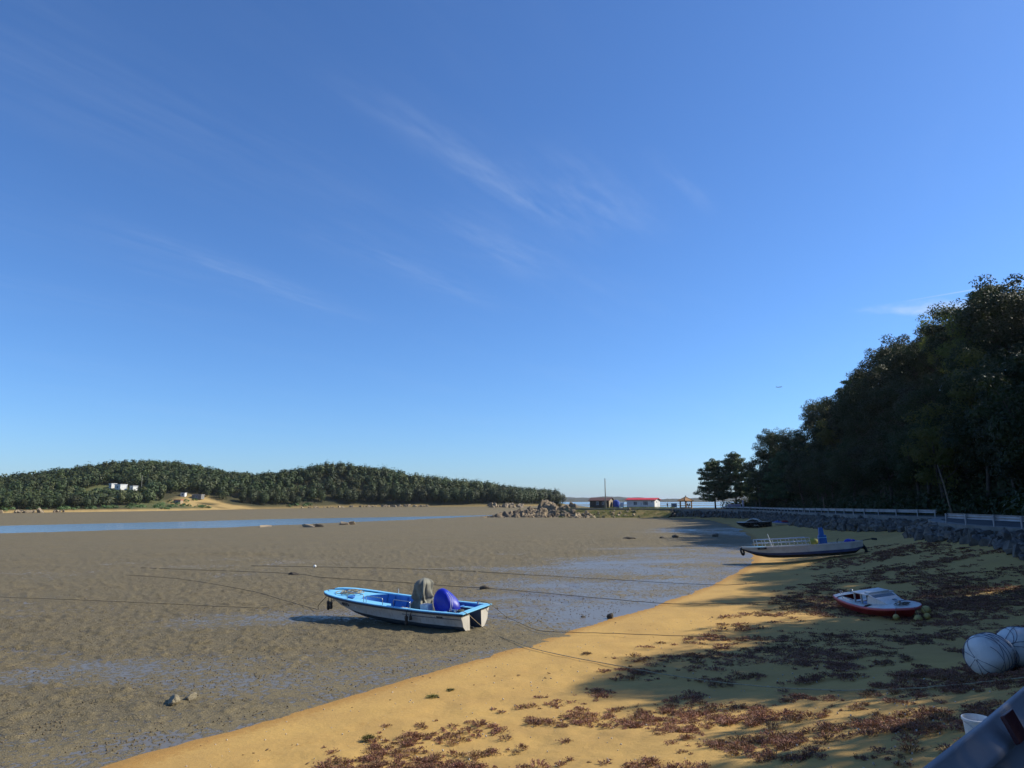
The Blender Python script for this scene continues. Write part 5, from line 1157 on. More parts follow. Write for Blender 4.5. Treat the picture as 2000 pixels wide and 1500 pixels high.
for k in range(14):
    mb = MB(); x = -5.0 + k * .62; mb.box((x, -D / 2 - 2.2, .62), (.06, .06, .85)); mb.build('baluster', MATS['frame_white'], dk)
mb = MB(); mb.box((-1.0, -D / 2 - 2.2, 1.05), (8.2, .07, .07)); mb.build('handrail', MATS['frame_white'], dk)
# brown hut
bh = empty('brown_hut', (28.6, 229.5, hz), (0, 0, R(-26)), 'dark brown boarded hut with reddish roof beside the tall pole', 'hut'); L, D, Hh = 6.4, 4.6, 2.55
mb = MB(); mb.add([(-L / 2, -D / 2, 0), (L / 2, -D / 2, 0), (L / 2, D / 2, 0), (-L / 2, D / 2, 0), (-L / 2, -D / 2, Hh), (L / 2, -D / 2, Hh), (L / 2, D / 2, Hh), (-L / 2, D / 2, Hh), (-L / 2, 0, Hh + .75), (L / 2, 0, Hh + .75)], [(0, 1, 5, 4), (2, 3, 7, 6), (3, 0, 4, 8, 7)]); mb.build('wall', MATS['wall_brown'], bh)
mb = MB(); mb.add([(L / 2 + .002, -D / 2, 0), (L / 2 + .002, D / 2, 0), (L / 2 + .002, D / 2, Hh), (L / 2 + .002, 0, Hh + .75), (L / 2 + .002, -D / 2, Hh)], [(0, 1, 2, 3, 4)]); mb.build('gable_wall', MATS['wall_tan'], bh, solid=.05)
mb = MB()
for sg in (-1, 1): mb.add([(-L / 2 - .4, sg * (D / 2 + .45), Hh - .1), (L / 2 + .3, sg * (D / 2 + .45), Hh - .1), (L / 2 + .3, 0, Hh + .86), (-L / 2 - .4, 0, Hh + .86)], [(0, 1, 2, 3)])
mb.build('roof', MATS['roof_brown'], bh, solid=.1)
window(bh, (-.6, -D / 2 - .03, 1.6), .7, 1.0, 'x'); window(bh, (1.2, -D / 2 - .03, 1.6), .5, .8, 'x', n=1)
for k in range(12):
    mb = MB(); mb.box((-L / 2 + .25 + k * .535, -D / 2 - .012, .75), (.03, .03, 1.4)); mb.build('batten', MATS['roof_brown'], bh)
for x in (1.9, 2.5):
    mb = MB(); mb.box((x, -D / 2 - .7, 1.2), (.12, .12, 2.4)); mb.build('porch_post', MATS['weathered_pole'], bh)
# tanks
mb = MB(); mb.lathe([(.05, 0), (1.05, 0), (1.1, .15), (1.1, 2.0), (1.0, 2.3), (.45, 2.5), (.4, 2.65), (.05, 2.65)], 20); o = mb.build('water_tank', MATS['tank_blue'], None, smooth=True); smooth_angle(o); o.location = (33.0, 228.2, hz); tag(o, 'round dark blue water tank between the brown hut and white house', 'water tank')
ib = empty('container_tank', (35.0, 229.2, hz), label='white square plastic tank on a frame right of the blue tank', cat='water tank')
mb = MB(); mb.box((0, 0, 1.15), (1.0, 1.0, 1.5)); mb.build('tank', MATS['white_plastic'], ib, bevel=.08)
for x in (-.55, .55):
    for y in (-.55, .55): mb = MB(); mb.box((x, y, 1.0), (.05, .05, 2.0)); mb.build('frame_post', MATS['steel_tube'], ib)
# utility pole
up_ = empty('utility_pole', (29.2, 224.5, gz(29.2, 224.5)), (0, R(-.4), 0), 'tall bare grey pole standing in front of the brown hut', 'pole')
mb = MB(); mb.tube([(0, 0, -.4), (0, 0, 9.3)], [.21, .13], 10); mb.build('shaft', MATS['weathered_pole'], up_, smooth=True)
for z in (8.9, 8.2): mb = MB(); mb.tube([(.1, 0, z), (.45, 0, z)], .035, 6); mb.build('bracket', MATS['steel_tube'], up_)
# gazebo
gb = empty('gazebo', (55.2, 228.5, float(zroad(228)) + .0), (0, 0, R(12)), 'small wooden gazebo with a tiled pyramid roof at the end of the spit', 'gazebo')
for k in range(6):
    a = k * math.pi / 3; mb = MB(); mb.tube([(2.0 * math.cos(a), 2.0 * math.sin(a), 0), (2.0 * math.cos(a), 2.0 * math.sin(a), 2.3)], .15, 8); mb.build('post', MATS['timber'], gb, smooth=True)
    b_ = a + math.pi / 3
    if k != 4: mb = MB(); mb.tube([(2 * math.cos(a), 2 * math.sin(a), .75), (2 * math.cos(b_), 2 * math.sin(b_), .75)], .05, 6); mb.build('rail', MATS['timber'], gb)
    mb = MB(); mb.tube([(2 * math.cos(a), 2 * math.sin(a), 2.25), (2 * math.cos(b_), 2 * math.sin(b_), 2.25)], .11, 6); mb.build('beam', MATS['timber'], gb)
mb = MB(); mb.lathe([(2.2, -.1), (2.2, .3), (.05, .3)], 6); mb.build('floor', MATS['timber'], gb)
mb = MB(); mb.lathe([(2.75, 2.28), (2.8, 2.36), (1.7, 2.85), (.75, 3.25), (.18, 3.5), (.05, 3.5)], 6); rf = mb.build('roof', MATS['timber'], gb)
for k in range(6):
    a = k * math.pi / 3; mb = MB(); mb.tube([(2.9 * math.cos(a), 2.9 * math.sin(a), 2.40), (1.7 * math.cos(a), 1.7 * math.sin(a), 2.9), (.15 * math.cos(a), .15 * math.sin(a), 3.55)], .07, 6); mb.build('hip_ridge', MATS['timber'], rf)
mb = MB(); mb.lathe([(.05, 3.45), (.2, 3.5), (.22, 3.7), (.1, 3.8), (.12, 3.95), (.02, 4.05)], 8); mb.build('finial', MATS['wall_brown'], rf)

# people: one standing by the board, two sitting in the gazebo
M('clothes_dark', (0.02, 0.022, 0.03), .85); M('clothes_navy', (0.03, 0.035, 0.06), .85); M('skin', (0.45, 0.28, 0.2), .6); M('hair_dark', (0.015, 0.012, 0.01), .6); M('clothes_white', (0.6, 0.6, 0.62), .85)
def person(loc, rz, sit, top, label):
    root = empty('person', loc, (0, 0, rz), label, 'person')
    if sit: J = {'pel': (0, 0, .5), 'chest': (0, -.04, .92), 'neck': (0, -.02, 1.05), 'kl': (.1, -.42, .5), 'kr': (-.1, -.42, .5), 'fl': (.1, -.42, .06), 'fr': (-.1, -.42, .06), 'el': (.26, -.1, .72), 'er': (-.26, -.1, .72), 'hl': (.14, -.36, .58), 'hr': (-.14, -.36, .58)}
    else: J = {'pel': (0, 0, .92), 'chest': (0, 0, 1.32), 'neck': (0, 0, 1.48), 'kl': (.11, -.03, .5), 'kr': (-.1, .02, .5), 'fl': (.12, 0, .06), 'fr': (-.11, .05, .06), 'el': (.28, .03, 1.1), 'er': (-.28, .03, 1.1), 'hl': (.27, -.08, .86), 'hr': (-.27, -.08, .86)}
    toe = {'tl': (J['fl'][0], J['fl'][1] - .16, .04), 'tr': (J['fr'][0], J['fr'][1] - .16, .04)}; J.update(toe); J['sl'] = (.17, J['chest'][1], J['chest'][2] + .06); J['sr'] = (-.17, J['chest'][1], J['chest'][2] + .06); J['head'] = (0, J['neck'][1], J['neck'][2] + .06)
    names = list(J); E_ = [('pel', 'chest'), ('chest', 'neck'), ('neck', 'head'), ('pel', 'kl'), ('kl', 'fl'), ('fl', 'tl'), ('pel', 'kr'), ('kr', 'fr'), ('fr', 'tr'), ('chest', 'sl'), ('sl', 'el'), ('el', 'hl'), ('chest', 'sr'), ('sr', 'er'), ('er', 'hr')]
    rad = dict(pel=.16, chest=.17, neck=.06, head=.06, kl=.075, kr=.075, fl=.05, fr=.05, tl=.04, tr=.04, sl=.075, sr=.075, el=.05, er=.05, hl=.04, hr=.04)
    me = bpy.data.meshes.new('body'); me.from_pydata([J[n] for n in names], [(names.index(a), names.index(b_)) for a, b_ in E_], []); o = link('body', me, root)
    m_ = o.modifiers.new('skin', 'SKIN'); sl = me.skin_vertices[0].data
    for i, n in enumerate(names): sl[i].radius = (rad[n], rad[n] * (.7 if n in ('pel', 'chest') else 1)); sl[i].use_root = n == 'pel'
    s2 = o.modifiers.new('sub', 'SUBSURF'); s2.levels = 1; s2.render_levels = 1; me.materials.append(MATS[top])
    hz_ = J['neck'][2] + .17; mb = MB(); mb.lathe([(.02, -.12), (.06, -.10), (.085, -.02), (.088, .05), (.06, .10), (.02, .115)], 12, (0, J['neck'][1] - .01, hz_)); mb.box((0, J['neck'][1] - .10, hz_ - .01), (.025, .04, .04))
    hd = mb.build('head', MATS['skin'], root, smooth=True); mb = MB(); mb.lathe([(.09, .0), (.096, .05), (.07, .11), (.02, .13)], 12, (0, J['neck'][1] + .012, hz_)); mb.build('hair', MATS['hair_dark'], hd, smooth=True)
    return root
person((49.0, 227.0, float(zroad(227)) + .03), R(30), False, 'clothes_dark', 'person in dark clothes standing on the spit left of the notice board')
person((55.6, 228.0, float(zroad(228)) + .28), R(20), True, 'clothes_navy', 'person in dark clothes sitting in the gazebo, middle of it')
person((56.4, 228.6, float(zroad(228)) + .28), R(-40), True, 'clothes_dark', 'person in dark clothes sitting beside the right gazebo post')
nb_ = empty('notice_board', (51.2, 227.5, float(zroad(227)) - .02), (0, 0, R(8)), 'dark framed picture board standing left of the gazebo', 'notice board')
for x in (-.85, .85): mb = MB(); mb.box((x, 0, .8), (.1, .1, 1.7)); mb.build('post', MATS['wall_brown'], nb_)
mb = MB(); mb.box((0, 0, .95), (1.75, .08, 1.25)); mb.build('frame', MATS['wall_brown'], nb_)
mb = MB(); mb.box((0, -.05, .95), (1.55, .02, 1.05)); M('board_print', (0.12, 0.17, 0.24), .5, (0.30, 0.30, 0.30), 1.6, lo=.45, hi=.55); mb.build('panel', MATS['board_print'], nb_)
# banner and pale standing flag by the bend
bn = empty('banner', (61.6, 199.5, gz(61.4, 199.0) + .03), (0, 0, R(8)), 'long pale lilac banner with rows of small writing hung behind the guard rail', 'banner')
M('banner_cloth', (0.52, 0.48, 0.60), .8, (0.46, 0.42, 0.54), 1); M('banner_ink', (0.16, 0.10, 0.22), .8)
for x in (-1.9, 1.9): mb = MB(); mb.tube([(x, 0, 0), (x, 0, 1.6)], .04, 6); mb.build('pole', MATS['weathered_pole'], bn)
mb = MB(); mb.loft([[(x, .04 * math.sin(x * 3), .45), (x, .05 * math.sin(x * 3 + .5), 1.5 - .06 * math.cos(x * .8))] for x in np.linspace(-1.88, 1.88, 20)], False); cl = mb.build('cloth', MATS['banner_cloth'], bn, solid=.01)
for z, n in ((1.22, 9), (.92, 11), (.66, 8)):
    mb = MB()
    for k in range(n): mb.box((-1.5 + 3.0 * k / (n - 1), -.085, z), (.20, .012, .15))
    mb.build('writing', MATS['banner_ink'], cl)
fl = empty('standing_flag', (63.9, 199.0, gz(63.5, 199.0) + .03), label='narrow pale upright flag right of the long banner', cat='flag')
mb = MB(); mb.tube([(-.3, 0, 0), (-.3, 0, 2.6)], .03, 6); mb.build('pole', MATS['weathered_pole'], fl)
mb = MB(); mb.loft([[(-.29, 0, z), (0, .08 * math.sin(z * 3), z), (.34 - .1 * abs(z - 1.5), .05 * math.cos(z * 4), z)] for z in np.linspace(.5, 2.6, 10)], False); mb.build('cloth', MATS['banner_cloth'], fl, solid=.01, smooth=True)

# ------------------------------------------------------------------ the rocky outcrop at the end of the spit, loose rocks
OCH = [crag_mesh('boulder', 200 + i, MATS['ochre_rock'], 16) for i in range(6)]; TANR = [crag_mesh('boulder', 220 + i, MATS['tan_rock'], 16) for i in range(5)]; DRK = [stone_mesh('rock', 240 + i, MATS['dark_rock'], 9, 2) for i in range(4)]
rnd = random.Random(77)
oc = empty('rock_outcrop', (12, 227, 0), label='rugged brown and ochre rock outcrop at the left end of the spit', cat='rocks')
gx = np.linspace(-12, 25, 165); gy = np.linspace(216, 243, 110); X, Y = np.meshgrid(gx, gy, indexing='xy')
HUMPS = ((11.2, 230, 5.3, 4.6, 5.0), (17.8, 229, 4.3, 4.0, 5.0), (5.0, 228, 2.9, 5.0, 4.5), (-3, 227, 1.2, 5.5, 3.5), (14, 226, 2.8, 7, 4.5))
def hump(x, y):
    h = 0
    for cx, cy, a, sx, sy in HUMPS: h = np.maximum(h, a * np.exp(-(np.abs((x - cx) / sx) ** 1.7) / 1.2 - (np.abs((y - cy) / sy) ** 2.0) / 1.2))
    return h
def blocks(x, y, size, seed):
    """broken rock: cells, each a tilted block with cracks between"""
    x = x / size; y = y / size; ix = np.floor(x); iy = np.floor(y); d1 = np.full(x.shape, 9.0); d2 = d1.copy(); hv = np.zeros(x.shape); sxx = hv.copy(); syy = hv.copy()
    for dx in (-1, 0, 1):
        for dy in (-1, 0, 1):
            cx = ix + dx; cy = iy + dy; px_ = cx + hsh(cx, cy, seed); py_ = cy + hsh(cx, cy, seed + 1); d = np.hypot(x - px_, y - py_)
            h = hsh(cx, cy, seed + 2) + (hsh(cx, cy, seed + 3) - .5) * 1.2 * (x - px_) + (hsh(cx, cy, seed + 4) - .5) * 1.2 * (y - py_)
            m_ = d < d1; d2 = np.where(m_, d1, np.minimum(d2, d)); sxx = np.where(m_, px_ * size, sxx); syy = np.where(m_, py_ * size, syy); hv = np.where(m_, h, hv); d1 = np.where(m_, d, d1)
    return hv, sst(0, .22, d2 - d1), sxx, syy
base = mud_z(X, Y); wx_ = X + (fbm(X, Y, 3, 3) - .5) * 1.2; wy_ = Y + (fbm(X, Y, 4, 3) - .5) * 1.2
h1, e1, sx1, sy1 = blocks(wx_, wy_, 2.4, 50); h2, e2, _, _ = blocks(wx_, wy_, .9, 60)
hh = .5 * hump(X, Y) + .5 * hump(sx1, sy1); k = sst(.05, .8, hh)
Z = base - .5 + hh * 1.0 + k * ((h1 - .4) * 1.5 - (1 - e1) * 1.0 + (h2 - .5) * .55 - (1 - e2) * .35 + .35)
F = grid_faces(*X.shape)[:, ::-1]; me = fast_mesh('rock_mass', np.stack([X - 12, Y - 227, Z], -1).reshape(-1, 3), F, MATS['ochre_rock']); link('rock_mass', me, oc)
for _ in range(110):
    x = rnd.gauss(8, 7); y = rnd.uniform(218, 228); h = float(hump(np.array(x), np.array(y)))
    if x < -9 or x > 21: continue
    s = rnd.uniform(.25, .8) * (.55 + .3 * min(2, h)); link('boulder', rnd.choice(OCH), oc, (x - 12, y - 227, float(mud_z(np.array(x), np.array(y))) + h * .6 - .1), (rnd.uniform(0, 6), rnd.uniform(0, 6), rnd.uniform(0, 6)), (s, s * rnd.uniform(.7, 1.1), s * rnd.uniform(.6, .95)))
def bank_z(x, y):
    ld = -float(poly_sd(np.array(x), np.array(y), LAND)); q = float(np.interp(ld, [-1.1, -.2, 1.5, 3.5, 5.5, 7.5], [0, .12, .45, .75, .95, 1.03]))
    return (float(zroad(y)) + .06) * (1 - q) + float(sand_z(np.array(x), np.array(y))) * q
lo_ = empty('low_rocks', (24, 218, 0), label='low pale rocks with grass in front of the brown hut', cat='rocks')
for _ in range(90):
    x = 17 + 23 * rnd.random() ** 1.5; y = rnd.uniform(214.5, 221); s = rnd.uniform(.3, .95) * (1.3 if 19 < x < 25 else .8)
    link('boulder', rnd.choice(TANR), lo_, (x - 24, y - 218, bank_z(x, y)), (rnd.uniform(0, 6), rnd.uniform(0, 6), rnd.uniform(0, 6)), (s, s * .8, s * .75))
# shrub on the outcrop and grass on the spit
plant_tree('pine_tree', FARPAIR[2], (15.2, 234, 2.3), .36, 1.0, 'small dark bush like pine on top of the rock outcrop', sz=.9)
rng = np.random.default_rng(44); xs = rng.uniform(14, 50, 2600); ys = rng.uniform(214, 226, 2600); k = (fbm(xs / 3, ys / 2, 6, 3) > .45); xs, ys = xs[k], ys[k]; ld_ = -poly_sd(xs, ys, LAND); q_ = np.interp(ld_, [-1.1, -.2, 1.5, 3.5, 5.5, 7.5], [0, .12, .45, .75, .95, 1.03]); zs = (zroad(ys) + .06) * (1 - q_) + sand_z(xs, ys) * q_; Vs, Fs, Ts, n0 = [], [], [], 0
for x, y, z in zip(xs, ys, zs):
    V, F, T = weed(rng, .45, .65, 10, np.array([.19, .18, .06]) if rng.random() < .6 else np.array([.10, .17, .04])); V[:, :2] *= 1.3; Vs.append(V + np.array([x, y, z])); Fs.append(F + n0); n0 += len(V); Ts.append(T)
o = link('spit_grass', fast_mesh('spit_grass', np.concatenate(Vs), np.concatenate(Fs), WEED, cols=np.concatenate(Ts))); tag(o, 'rough green and straw grass along the edge of the spit', 'grass', kind='stuff')

# rocks along the island shore
def shore_rocks(label, x0, x1, n, smin, smax, mats, depth=7, front=-3, lift=.1):
    P = [p for p in ISLE if x0 - 30 < p[0] < x1 + 30]; root = empty('shore_rocks', ((x0 + x1) / 2, 0, 0), label=label, cat='rocks'); xs_ = [p[0] for p in P]; ys_ = [p[1] for p in P]
    for _ in range(n):
        x = rnd.uniform(x0, x1); y = float(np.interp(x, xs_, ys_)) + rnd.uniform(front, depth); s = rnd.uniform(smin, smax)
        link('boulder', rnd.choice(mats), root, (x - (x0 + x1) / 2, y, gz(x, y) + s * lift), (rnd.uniform(0, 6), rnd.uniform(0, 6), rnd.uniform(0, 6)), (s * rnd.uniform(.9, 1.5), s, s * rnd.uniform(.6, 1.1)))
shore_rocks('broken tan cliff rocks at the left end of the island beach', -215, -186, 70, .5, 1.4, TANR, 7, -4)
shore_rocks('pale boulders under the pines right of the island bay', -78, -52, 46, .4, 1.2, TANR, 5, -6)
shore_rocks('big grey boulders at the right tip of the island wood', -14, 6, 44, .7, 2.1, TANR, 6, -10)
shore_rocks('thin line of stones along the island shore left of the pale boulders', -122, -82, 40, .4, 1.0, TANR, 5, -5)

# loose rocks on the flat
def lone_rock(name, x, y, s, mesh, label, sink=.25, sc=(1.3, 1, .7)):
    o = link(name, mesh, None, (x, y, gz(x, y) + s * sc[2] * (.5 - sink)), (0, 0, rnd.uniform(0, 6)), (s * sc[0], s * sc[1], s * sc[2])); return tag(o, label, 'rock')
MST = [stone_mesh('rock', 260 + i, MATS['mud_stone'], 8, 3, False) for i in range(3)]
lone_rock('mud_rock', -8.55, 19.0, .20, MST[0], 'left flat topped one of two tan stones in the near mud', sc=(1.4, .8, .9))
lone_rock('mud_rock', -8.28, 19.45, .17, MST[1], 'right rounder one of two tan stones in the near mud', sc=(1.3, 1, .8))
lone_rock('mud_rock', 4.26, 31.84, .19, DRK[0], 'black stone on the mud right of the blue boat', sc=(1, .9, 1.1)); lone_rock('mud_rock', 3.13, 32.3, .10, DRK[2], 'small black stone left of the black stone by the sand edge')
lone_rock('mud_rock', 16.3, 100.2, .75, DRK[1], 'leftmost of the dark rocks on the flat before the houses', sc=(1.8, .9, .5)); lone_rock('mud_rock', 21.0, 100.2, .6, DRK[2], 'middle dark rock on the flat before the houses', sc=(1.4, .9, .7)); lone_rock('mud_rock', 23.4, 103.7, .5, DRK[3], 'right hand dark rock on the flat before the houses', sc=(1.4, .9, .7))
lone_rock('mud_rock', 29.0, 103.2, .55, DRK[0], 'dark block like rock nearest the white work boat', sc=(1.2, 1, .9))
lone_rock('mud_rock', -46.4, 164.5, 1.2, TANR[1], 'flat tan rock on the near bank of the channel', sc=(2.6, 1, .5)); lone_rock('mud_rock', -44.6, 166.5, .95, DRK[1], 'black block like rock on the near bank of the channel', sc=(1.5, 1, .7)); lone_rock('mud_rock', -41.2, 177.5, 1.2, TANR[0], 'larger grey rock of the pair farthest right on the channel bank', sc=(1.2, 1, .75)); lone_rock('mud_rock', -39.4, 177.9, .9, TANR[2], 'paler smaller rock of the pair farthest right on the channel bank', sc=(1, 1, 1))
lone_rock('mud_rock', -57, 167, 1.0, TANR[3], 'low tan rock left of the others on the channel bank', sc=(3, 1, .4))

# ------------------------------------------------------------------ buildings on the island
def cabin(x, y, w, d_, h, mat, roofm, label, rz=0, roof=.25):
    root = empty('island_cabin', (x, y, gz(x, y)), (0, 0, rz), label, 'cabin'); mb = MB(); mb.box((0, 0, h / 2), (w, d_, h + .6)); mb.build('wall', MATS[mat], root)
    mb = MB(); mb.box((0, 0, h + .30 + roof / 2), (w + .4, d_ + .4, roof)); mb.build('roof', MATS[roofm], root)
    for k in range(max(1, int(w / 3))): window(root, (-w / 2 + w * (k + .5) / max(1, int(w / 3)), -d_ / 2 - .03, h * .55), 1.0, 1.0, 'x')
    return root
cabin(-209.5, 384, 4.6, 4, 2.2, 'wall_white', 'frame_white', 'white flat roofed cabin on the island slope, larger of the pair', R(-25)); cabin(-203.0, 385, 2.6, 3, 1.8, 'wall_white', 'frame_white', 'small white cabin right of the larger one on the island slope', R(-25)); cabin(-215, 386, 2.0, 3, 1.8, 'wall_white', 'frame_white', 'little white hut left of the larger cabin on the island slope', R(-25))
cabin(-172.5, 372, 3.4, 3.0, 1.2, 'wall_tan', 'roof_red', 'low red shed among the scrub above the island beach', 0); cabin(-176.5, 386, 2.2, 2.4, 1.4, 'wall_white', 'galvanised', 'pale hut just above the red shed on the island', 0); cabin(-169.5, 388, 5.0, 4, 1.6, 'concrete', 'galvanised', 'grey flat shed right of the pale hut on the island', 0)
mb = MB(); mb.tube([(0, 0, 0), (0, 0, 8.0)], .12, 6); o = mb.build('utility_pole', MATS['weathered_pole'], None); o.location = (-199.5, 386, gz(-199.5, 386)); tag(o, 'thin pole beside the small white cabin on the island', 'pole')

# ------------------------------------------------------------------ ropes, floats, bucket, buoys
def rope(pts, r, mat, label, lift=.08, ends=(None, None), sag=True):
    P = []
    for i, (x, y) in enumerate(pts): P.append((x, y, gz(x, y) + lift))
    if ends[0]: P = list(ends[0]) + P
    if ends[1]: P = P + list(ends[1])
    C_ = catmull(P, 6); rr = random.Random(len(P)); C_ = [(x, y + rr.uniform(-.02, .02), z + rr.uniform(-.006, .01)) for x, y, z in C_]
    mb = MB(); mb.tube(C_, r, 6); o = mb.build('mooring_rope', MATS[mat], None, smooth=True); return tag(o, label, 'rope')
bpy.context.view_layer.update()
def on_boat(b_, p): return tuple(b_.matrix_world @ Vector(p))
bow_p = on_boat(boat, (7.9, .3, .92)); st_s = on_boat(boat, (.42, -.8, .98)); st_p = on_boat(boat, (.42, .8, .93)); st_pe = on_boat(boat, (-.15, .8, .86)); st_se = on_boat(boat, (-.15, -.9, .86))
rope([(-36, 44.5), (-29.44, 42.26), (-22.93, 40.17), (-13.79, 36.75), (-12.36, 36.29), (-11.67, 37.3), (-11.3, 40.0), (-11.2, 43.0)], .011, 'rope_dark', 'dark mooring rope entering from the left edge of the picture')
rope([(-29.33, 55.5), (-23.61, 51.94), (-16.11, 44.42), (-11.9, 38.88), (-9.48, 35.62)], .014, 'rope_dark', 'dark rope running across the mud to the bow of the blue boat', ends=(None, [(-9.2, 35.0, .1), bow_p]))
rope([(-31.46, 61.9), (-22.83, 58.18), (-16.33, 54.87), (-12.95, 51.41), (-6.62, 47.34), (-3.11, 44.54), (-1.84, 43.83), (1.71, 40.83), (5.22, 37.52), (7.62, 35.33), (9.67, 34.76), (11.77, 34.54), (13.9, 34.4)], .016, 'rope_dark', 'weedy dark rope passing behind the blue boat and up the sand')
rope([(-22.5, 62.9), (-16.5, 61.11), (-9.89, 58.76), (-3.9, 55.66), (0.0, 52.6), (3.49, 49.85), (7.21, 46.9), (10.51, 44.25), (12.56, 42.82), (14.41, 42.97)], .016, 'rope_dark', 'farthest dark rope, lying straight across the wet mud')
rope([(0.21, 30.83), (0.99, 28.65), (1.93, 27.98), (3.79, 27.41), (6.51, 26.18), (8.43, 24.94)], .011, 'rope_dark', 'rope from the far stern corner of the blue boat up into the shade', ends=([st_s, st_se, (-.3, 31.2, .2)], None))
rope([(-1.0, 29.0), (0.0, 26.62), (1.02, 24.58), (3.0, 21.87), (4.33, 19.76), (5.44, 18.11), (6.67, 16.28), (7.71, 15.07), (8.8, 14.31), (9.56, 13.97), (10.3, 13.8)], .013, 'rope_tan', 'long rope from the near stern corner across the sand past the white buoys', lift=.05, ends=([st_p, st_pe], None))
for x, y, r, mt, lb in ((-16.4, 54.9, .26, 'fender_dark', 'weed covered clump on the rope left of the blue boat'), (-1.56, 43.78, .26, 'fender_dark', 'weed covered clump on the rope just above the blue stern')):
    o = link('weed_clump', stone_mesh('weed_clump', int(abs(x) * 10), MATS[mt], 5, 3), None, (x, y, gz(x, y) + .06), (0, 0, 0), (r * 1.5, r * .8, r * .7)); tag(o, lb, 'seaweed')
mb = MB(); mb.lathe([(.02, -.1), (.11, -.05), (.13, .02), (.09, .11), (.02, .14)], 12); o = mb.build('marker_float', MATS['white_plastic'], None, smooth=True); o.location = (-16.5, 61.1, gz(-16.5, 61.1) + .10); tag(o, 'tiny white float on the farthest rope', 'float')
# bundled polystyrene buoys bound with cord
M('polystyrene', (0.72, 0.71, 0.68), 0.85, (0.60, 0.59, 0.56), 3, bmp=.35, bscale=25, dirt=((0.40, 0.37, 0.32), .45)); M('cord_blue', (0.12, 0.13, 0.17), .9)
def buoy(loc, r, ln, rot, label, seed):
    root = empty('foam_buoy', loc, rot, label, 'buoy'); mb = MB(); rr = random.Random(seed); rings = []; n = 28
    for t in np.linspace(0, 1, 23):
        u_ = math.sin((2 * t - 1) * math.pi / 2); k = max((1 - min(1, abs(u_)) ** 2.8) ** .46, .04)
        rings.append([(ln / 2 * u_, r * k * math.cos(a) * (1 + .05 * math.sin(3 * a + 5 * t + seed) + .02 * math.sin(7 * a - 9 * t)), r * k * math.sin(a) * (1 + .05 * math.sin(2 * a + 6 * t + seed) + .02 * math.sin(6 * a + 8 * t))) for a in np.linspace(0, 2 * math.pi, n + 1)[:-1]])
    mb.loft(rings, True, True, True); fb = mb.build('foam_body', MATS['polystyrene'], root, smooth=True)
    def srf(u_, a): k = max((1 - min(1, abs(u_)) ** 2.8) ** .46, .04); return (ln / 2 * u_ * 1.01, (r * k + .008) * math.cos(a) * 1.02, (r * k + .008) * math.sin(a) * 1.02)
    for q in range(15):
        u0, u1 = (-1.0, 1.0) if q % 2 else (rr.uniform(-.99, .2), rr.uniform(-.2, .99)); a0 = rr.uniform(0, 6.28); da = rr.choice((-1, 1)) * (rr.uniform(.2, 1.6) if q % 2 else rr.uniform(2.0, 5.5))
        mb = MB(); mb.tube([srf(u0 + (u1 - u0) * t, a0 + da * t) for t in np.linspace(0, 1, 26)], .0055, 5); mb.build('cord', MATS['cord_blue'], root)
    for q in range(0):
        a0 = rr.uniform(0, 6.28); a1 = a0 + rr.uniform(2.2, 3.9); c0, c1 = [(-ln / 2 * 1.0, r * .92 * math.cos(a), r * .92 * math.sin(a)) for a in (a0, a1)]
        mb = MB(); mb.tube([tuple(np.array(c0) * (1 - t) + np.array(c1) * t - np.array((.045 * math.sin(math.pi * t) + .012, 0, 0))) for t in np.linspace(0, 1, 8)], .008, 5); mb.build('cord', MATS['cord_blue'], root)
    return root
zb_ = gz(9.7, 15.3)
buoy((9.98, 15.55, zb_ + .38), .41, 1.0, (0, R(-4), R(28)), 'left of two big white foam buoys bound with dark cord', 3)
buoy((10.82, 15.85, gz(10.6, 15.6) + .38), .41, 1.0, (R(20), R(5), R(20)), 'right one of two big white foam buoys, cut by the picture edge', 8)
bk = empty('bucket', (5.98, 9.72, gz(5.98, 9.72) - .01), (R(2), R(-2), 0), 'white plastic bucket on the sand behind the nearest guard rail', 'bucket')
mb = MB(); rings = [[(r * math.cos(a), r * math.sin(a), z) for a in np.linspace(0, 6.2832, 33)[:-1]] for r, z in ((.11, 0), (.125, .01), (.152, .30), (.165, .30), (.165, .325), (.150, .328), (.146, .30), (.118, .02))]
mb.loft(rings, True, True, True); o = mb.build('pail', MATS['white_plastic'], bk, smooth=True); smooth_angle(o, 40)
mb = MB(); mb.tube([(.165 * math.cos(a), .165 * math.sin(a) - .012, .29 - .10 * math.sin(a) ** 2 * (1 if math.sin(a) < 0 else 0)) for a in np.linspace(math.pi, 2 * math.pi, 16)], .004, 5); mb.build('handle', MATS['steel_tube'], bk)

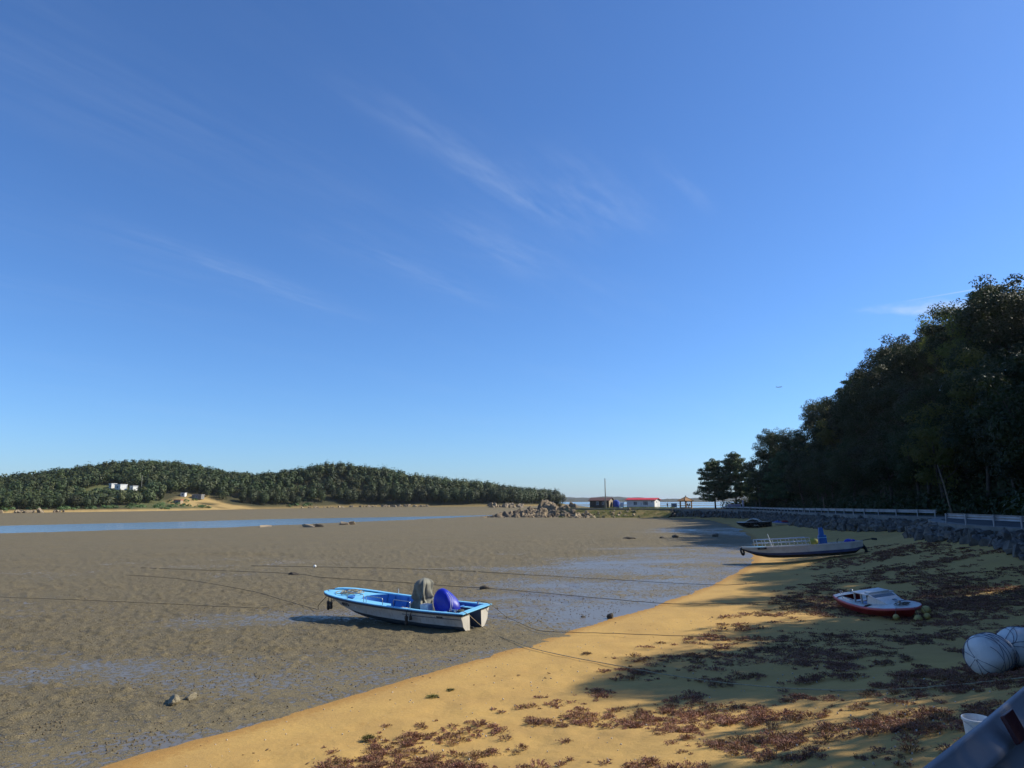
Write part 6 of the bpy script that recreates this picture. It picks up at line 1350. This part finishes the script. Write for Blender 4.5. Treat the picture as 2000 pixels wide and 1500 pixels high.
# ------------------------------------------------------------------ airliner far off in the sky
pl = empty('airliner', (1740.0, 4560.0, 735.0), (R(6), R(-2), R(-35)), 'tiny airliner far away in the sky over the wood', 'aeroplane')
M('plane_paint', (0.35, 0.37, 0.42), .4)
mb = MB(); mb.tube([(-20, 0, 1.2), (-17, 0, .6), (-10, 0, 0), (12, 0, 0), (17, 0, -.2), (19, 0, -.6)], [.3, 1.2, 2.1, 2.1, 1.5, .2], 12); mb.build('fuselage', MATS['plane_paint'], pl, smooth=True)
for sg in (1, -1):
    mb = MB(); mb.add([(4, sg * 1.8, -.9), (-2.5, sg * 1.8, -.9), (-6.5, sg * 18, 1.0), (-4.8, sg * 18, 1.0)], [(0, 1, 2, 3)]); mb.build('wing', MATS['plane_paint'], pl, solid=.6)
    mb = MB(); mb.tube([(3.5, sg * 6, -1.9), (-.5, sg * 6, -1.7)], [1.1, .8], 10); mb.build('engine', MATS['plane_paint'], pl, smooth=True)
    mb = MB(); mb.add([(-15.5, sg * .8, 1.0), (-18.5, sg * .8, 1.0), (-20.3, sg * 6.5, 1.6), (-18.8, sg * 6.5, 1.6)], [(0, 1, 2, 3)]); mb.build('tailplane', MATS['plane_paint'], pl, solid=.4)
mb = MB(); mb.add([(-14.5, 0, 1.8), (-18.6, 0, 1.6), (-20.6, 0, 8), (-18.6, 0, 8)], [(0, 1, 2, 3)]); mb.build('fin', MATS['plane_paint'], pl, solid=.4)

# ------------------------------------------------------------------ sea air
M_h = bpy.data.materials.new('haze'); M_h.use_nodes = True; nt = M_h.node_tree; nt.nodes.clear()
pv = nt.nodes.new('ShaderNodeVolumePrincipled'); oo = nt.nodes.new('ShaderNodeOutputMaterial'); nt.links.new(pv.outputs[0], oo.inputs['Volume'])
pv.inputs['Color'].default_value = (0.80, 0.88, 0.97, 1); pv.inputs['Density'].default_value = 0.00005; pv.inputs['Anisotropy'].default_value = 0.2
mb = MB(); mb.box((0, 0, 30.0), (64000, 64000, 68.0)); o = mb.build('haze', M_h); tag(o, kind='stuff'); tag(o, 'thin pale sea haze lying over the whole bay', 'haze')
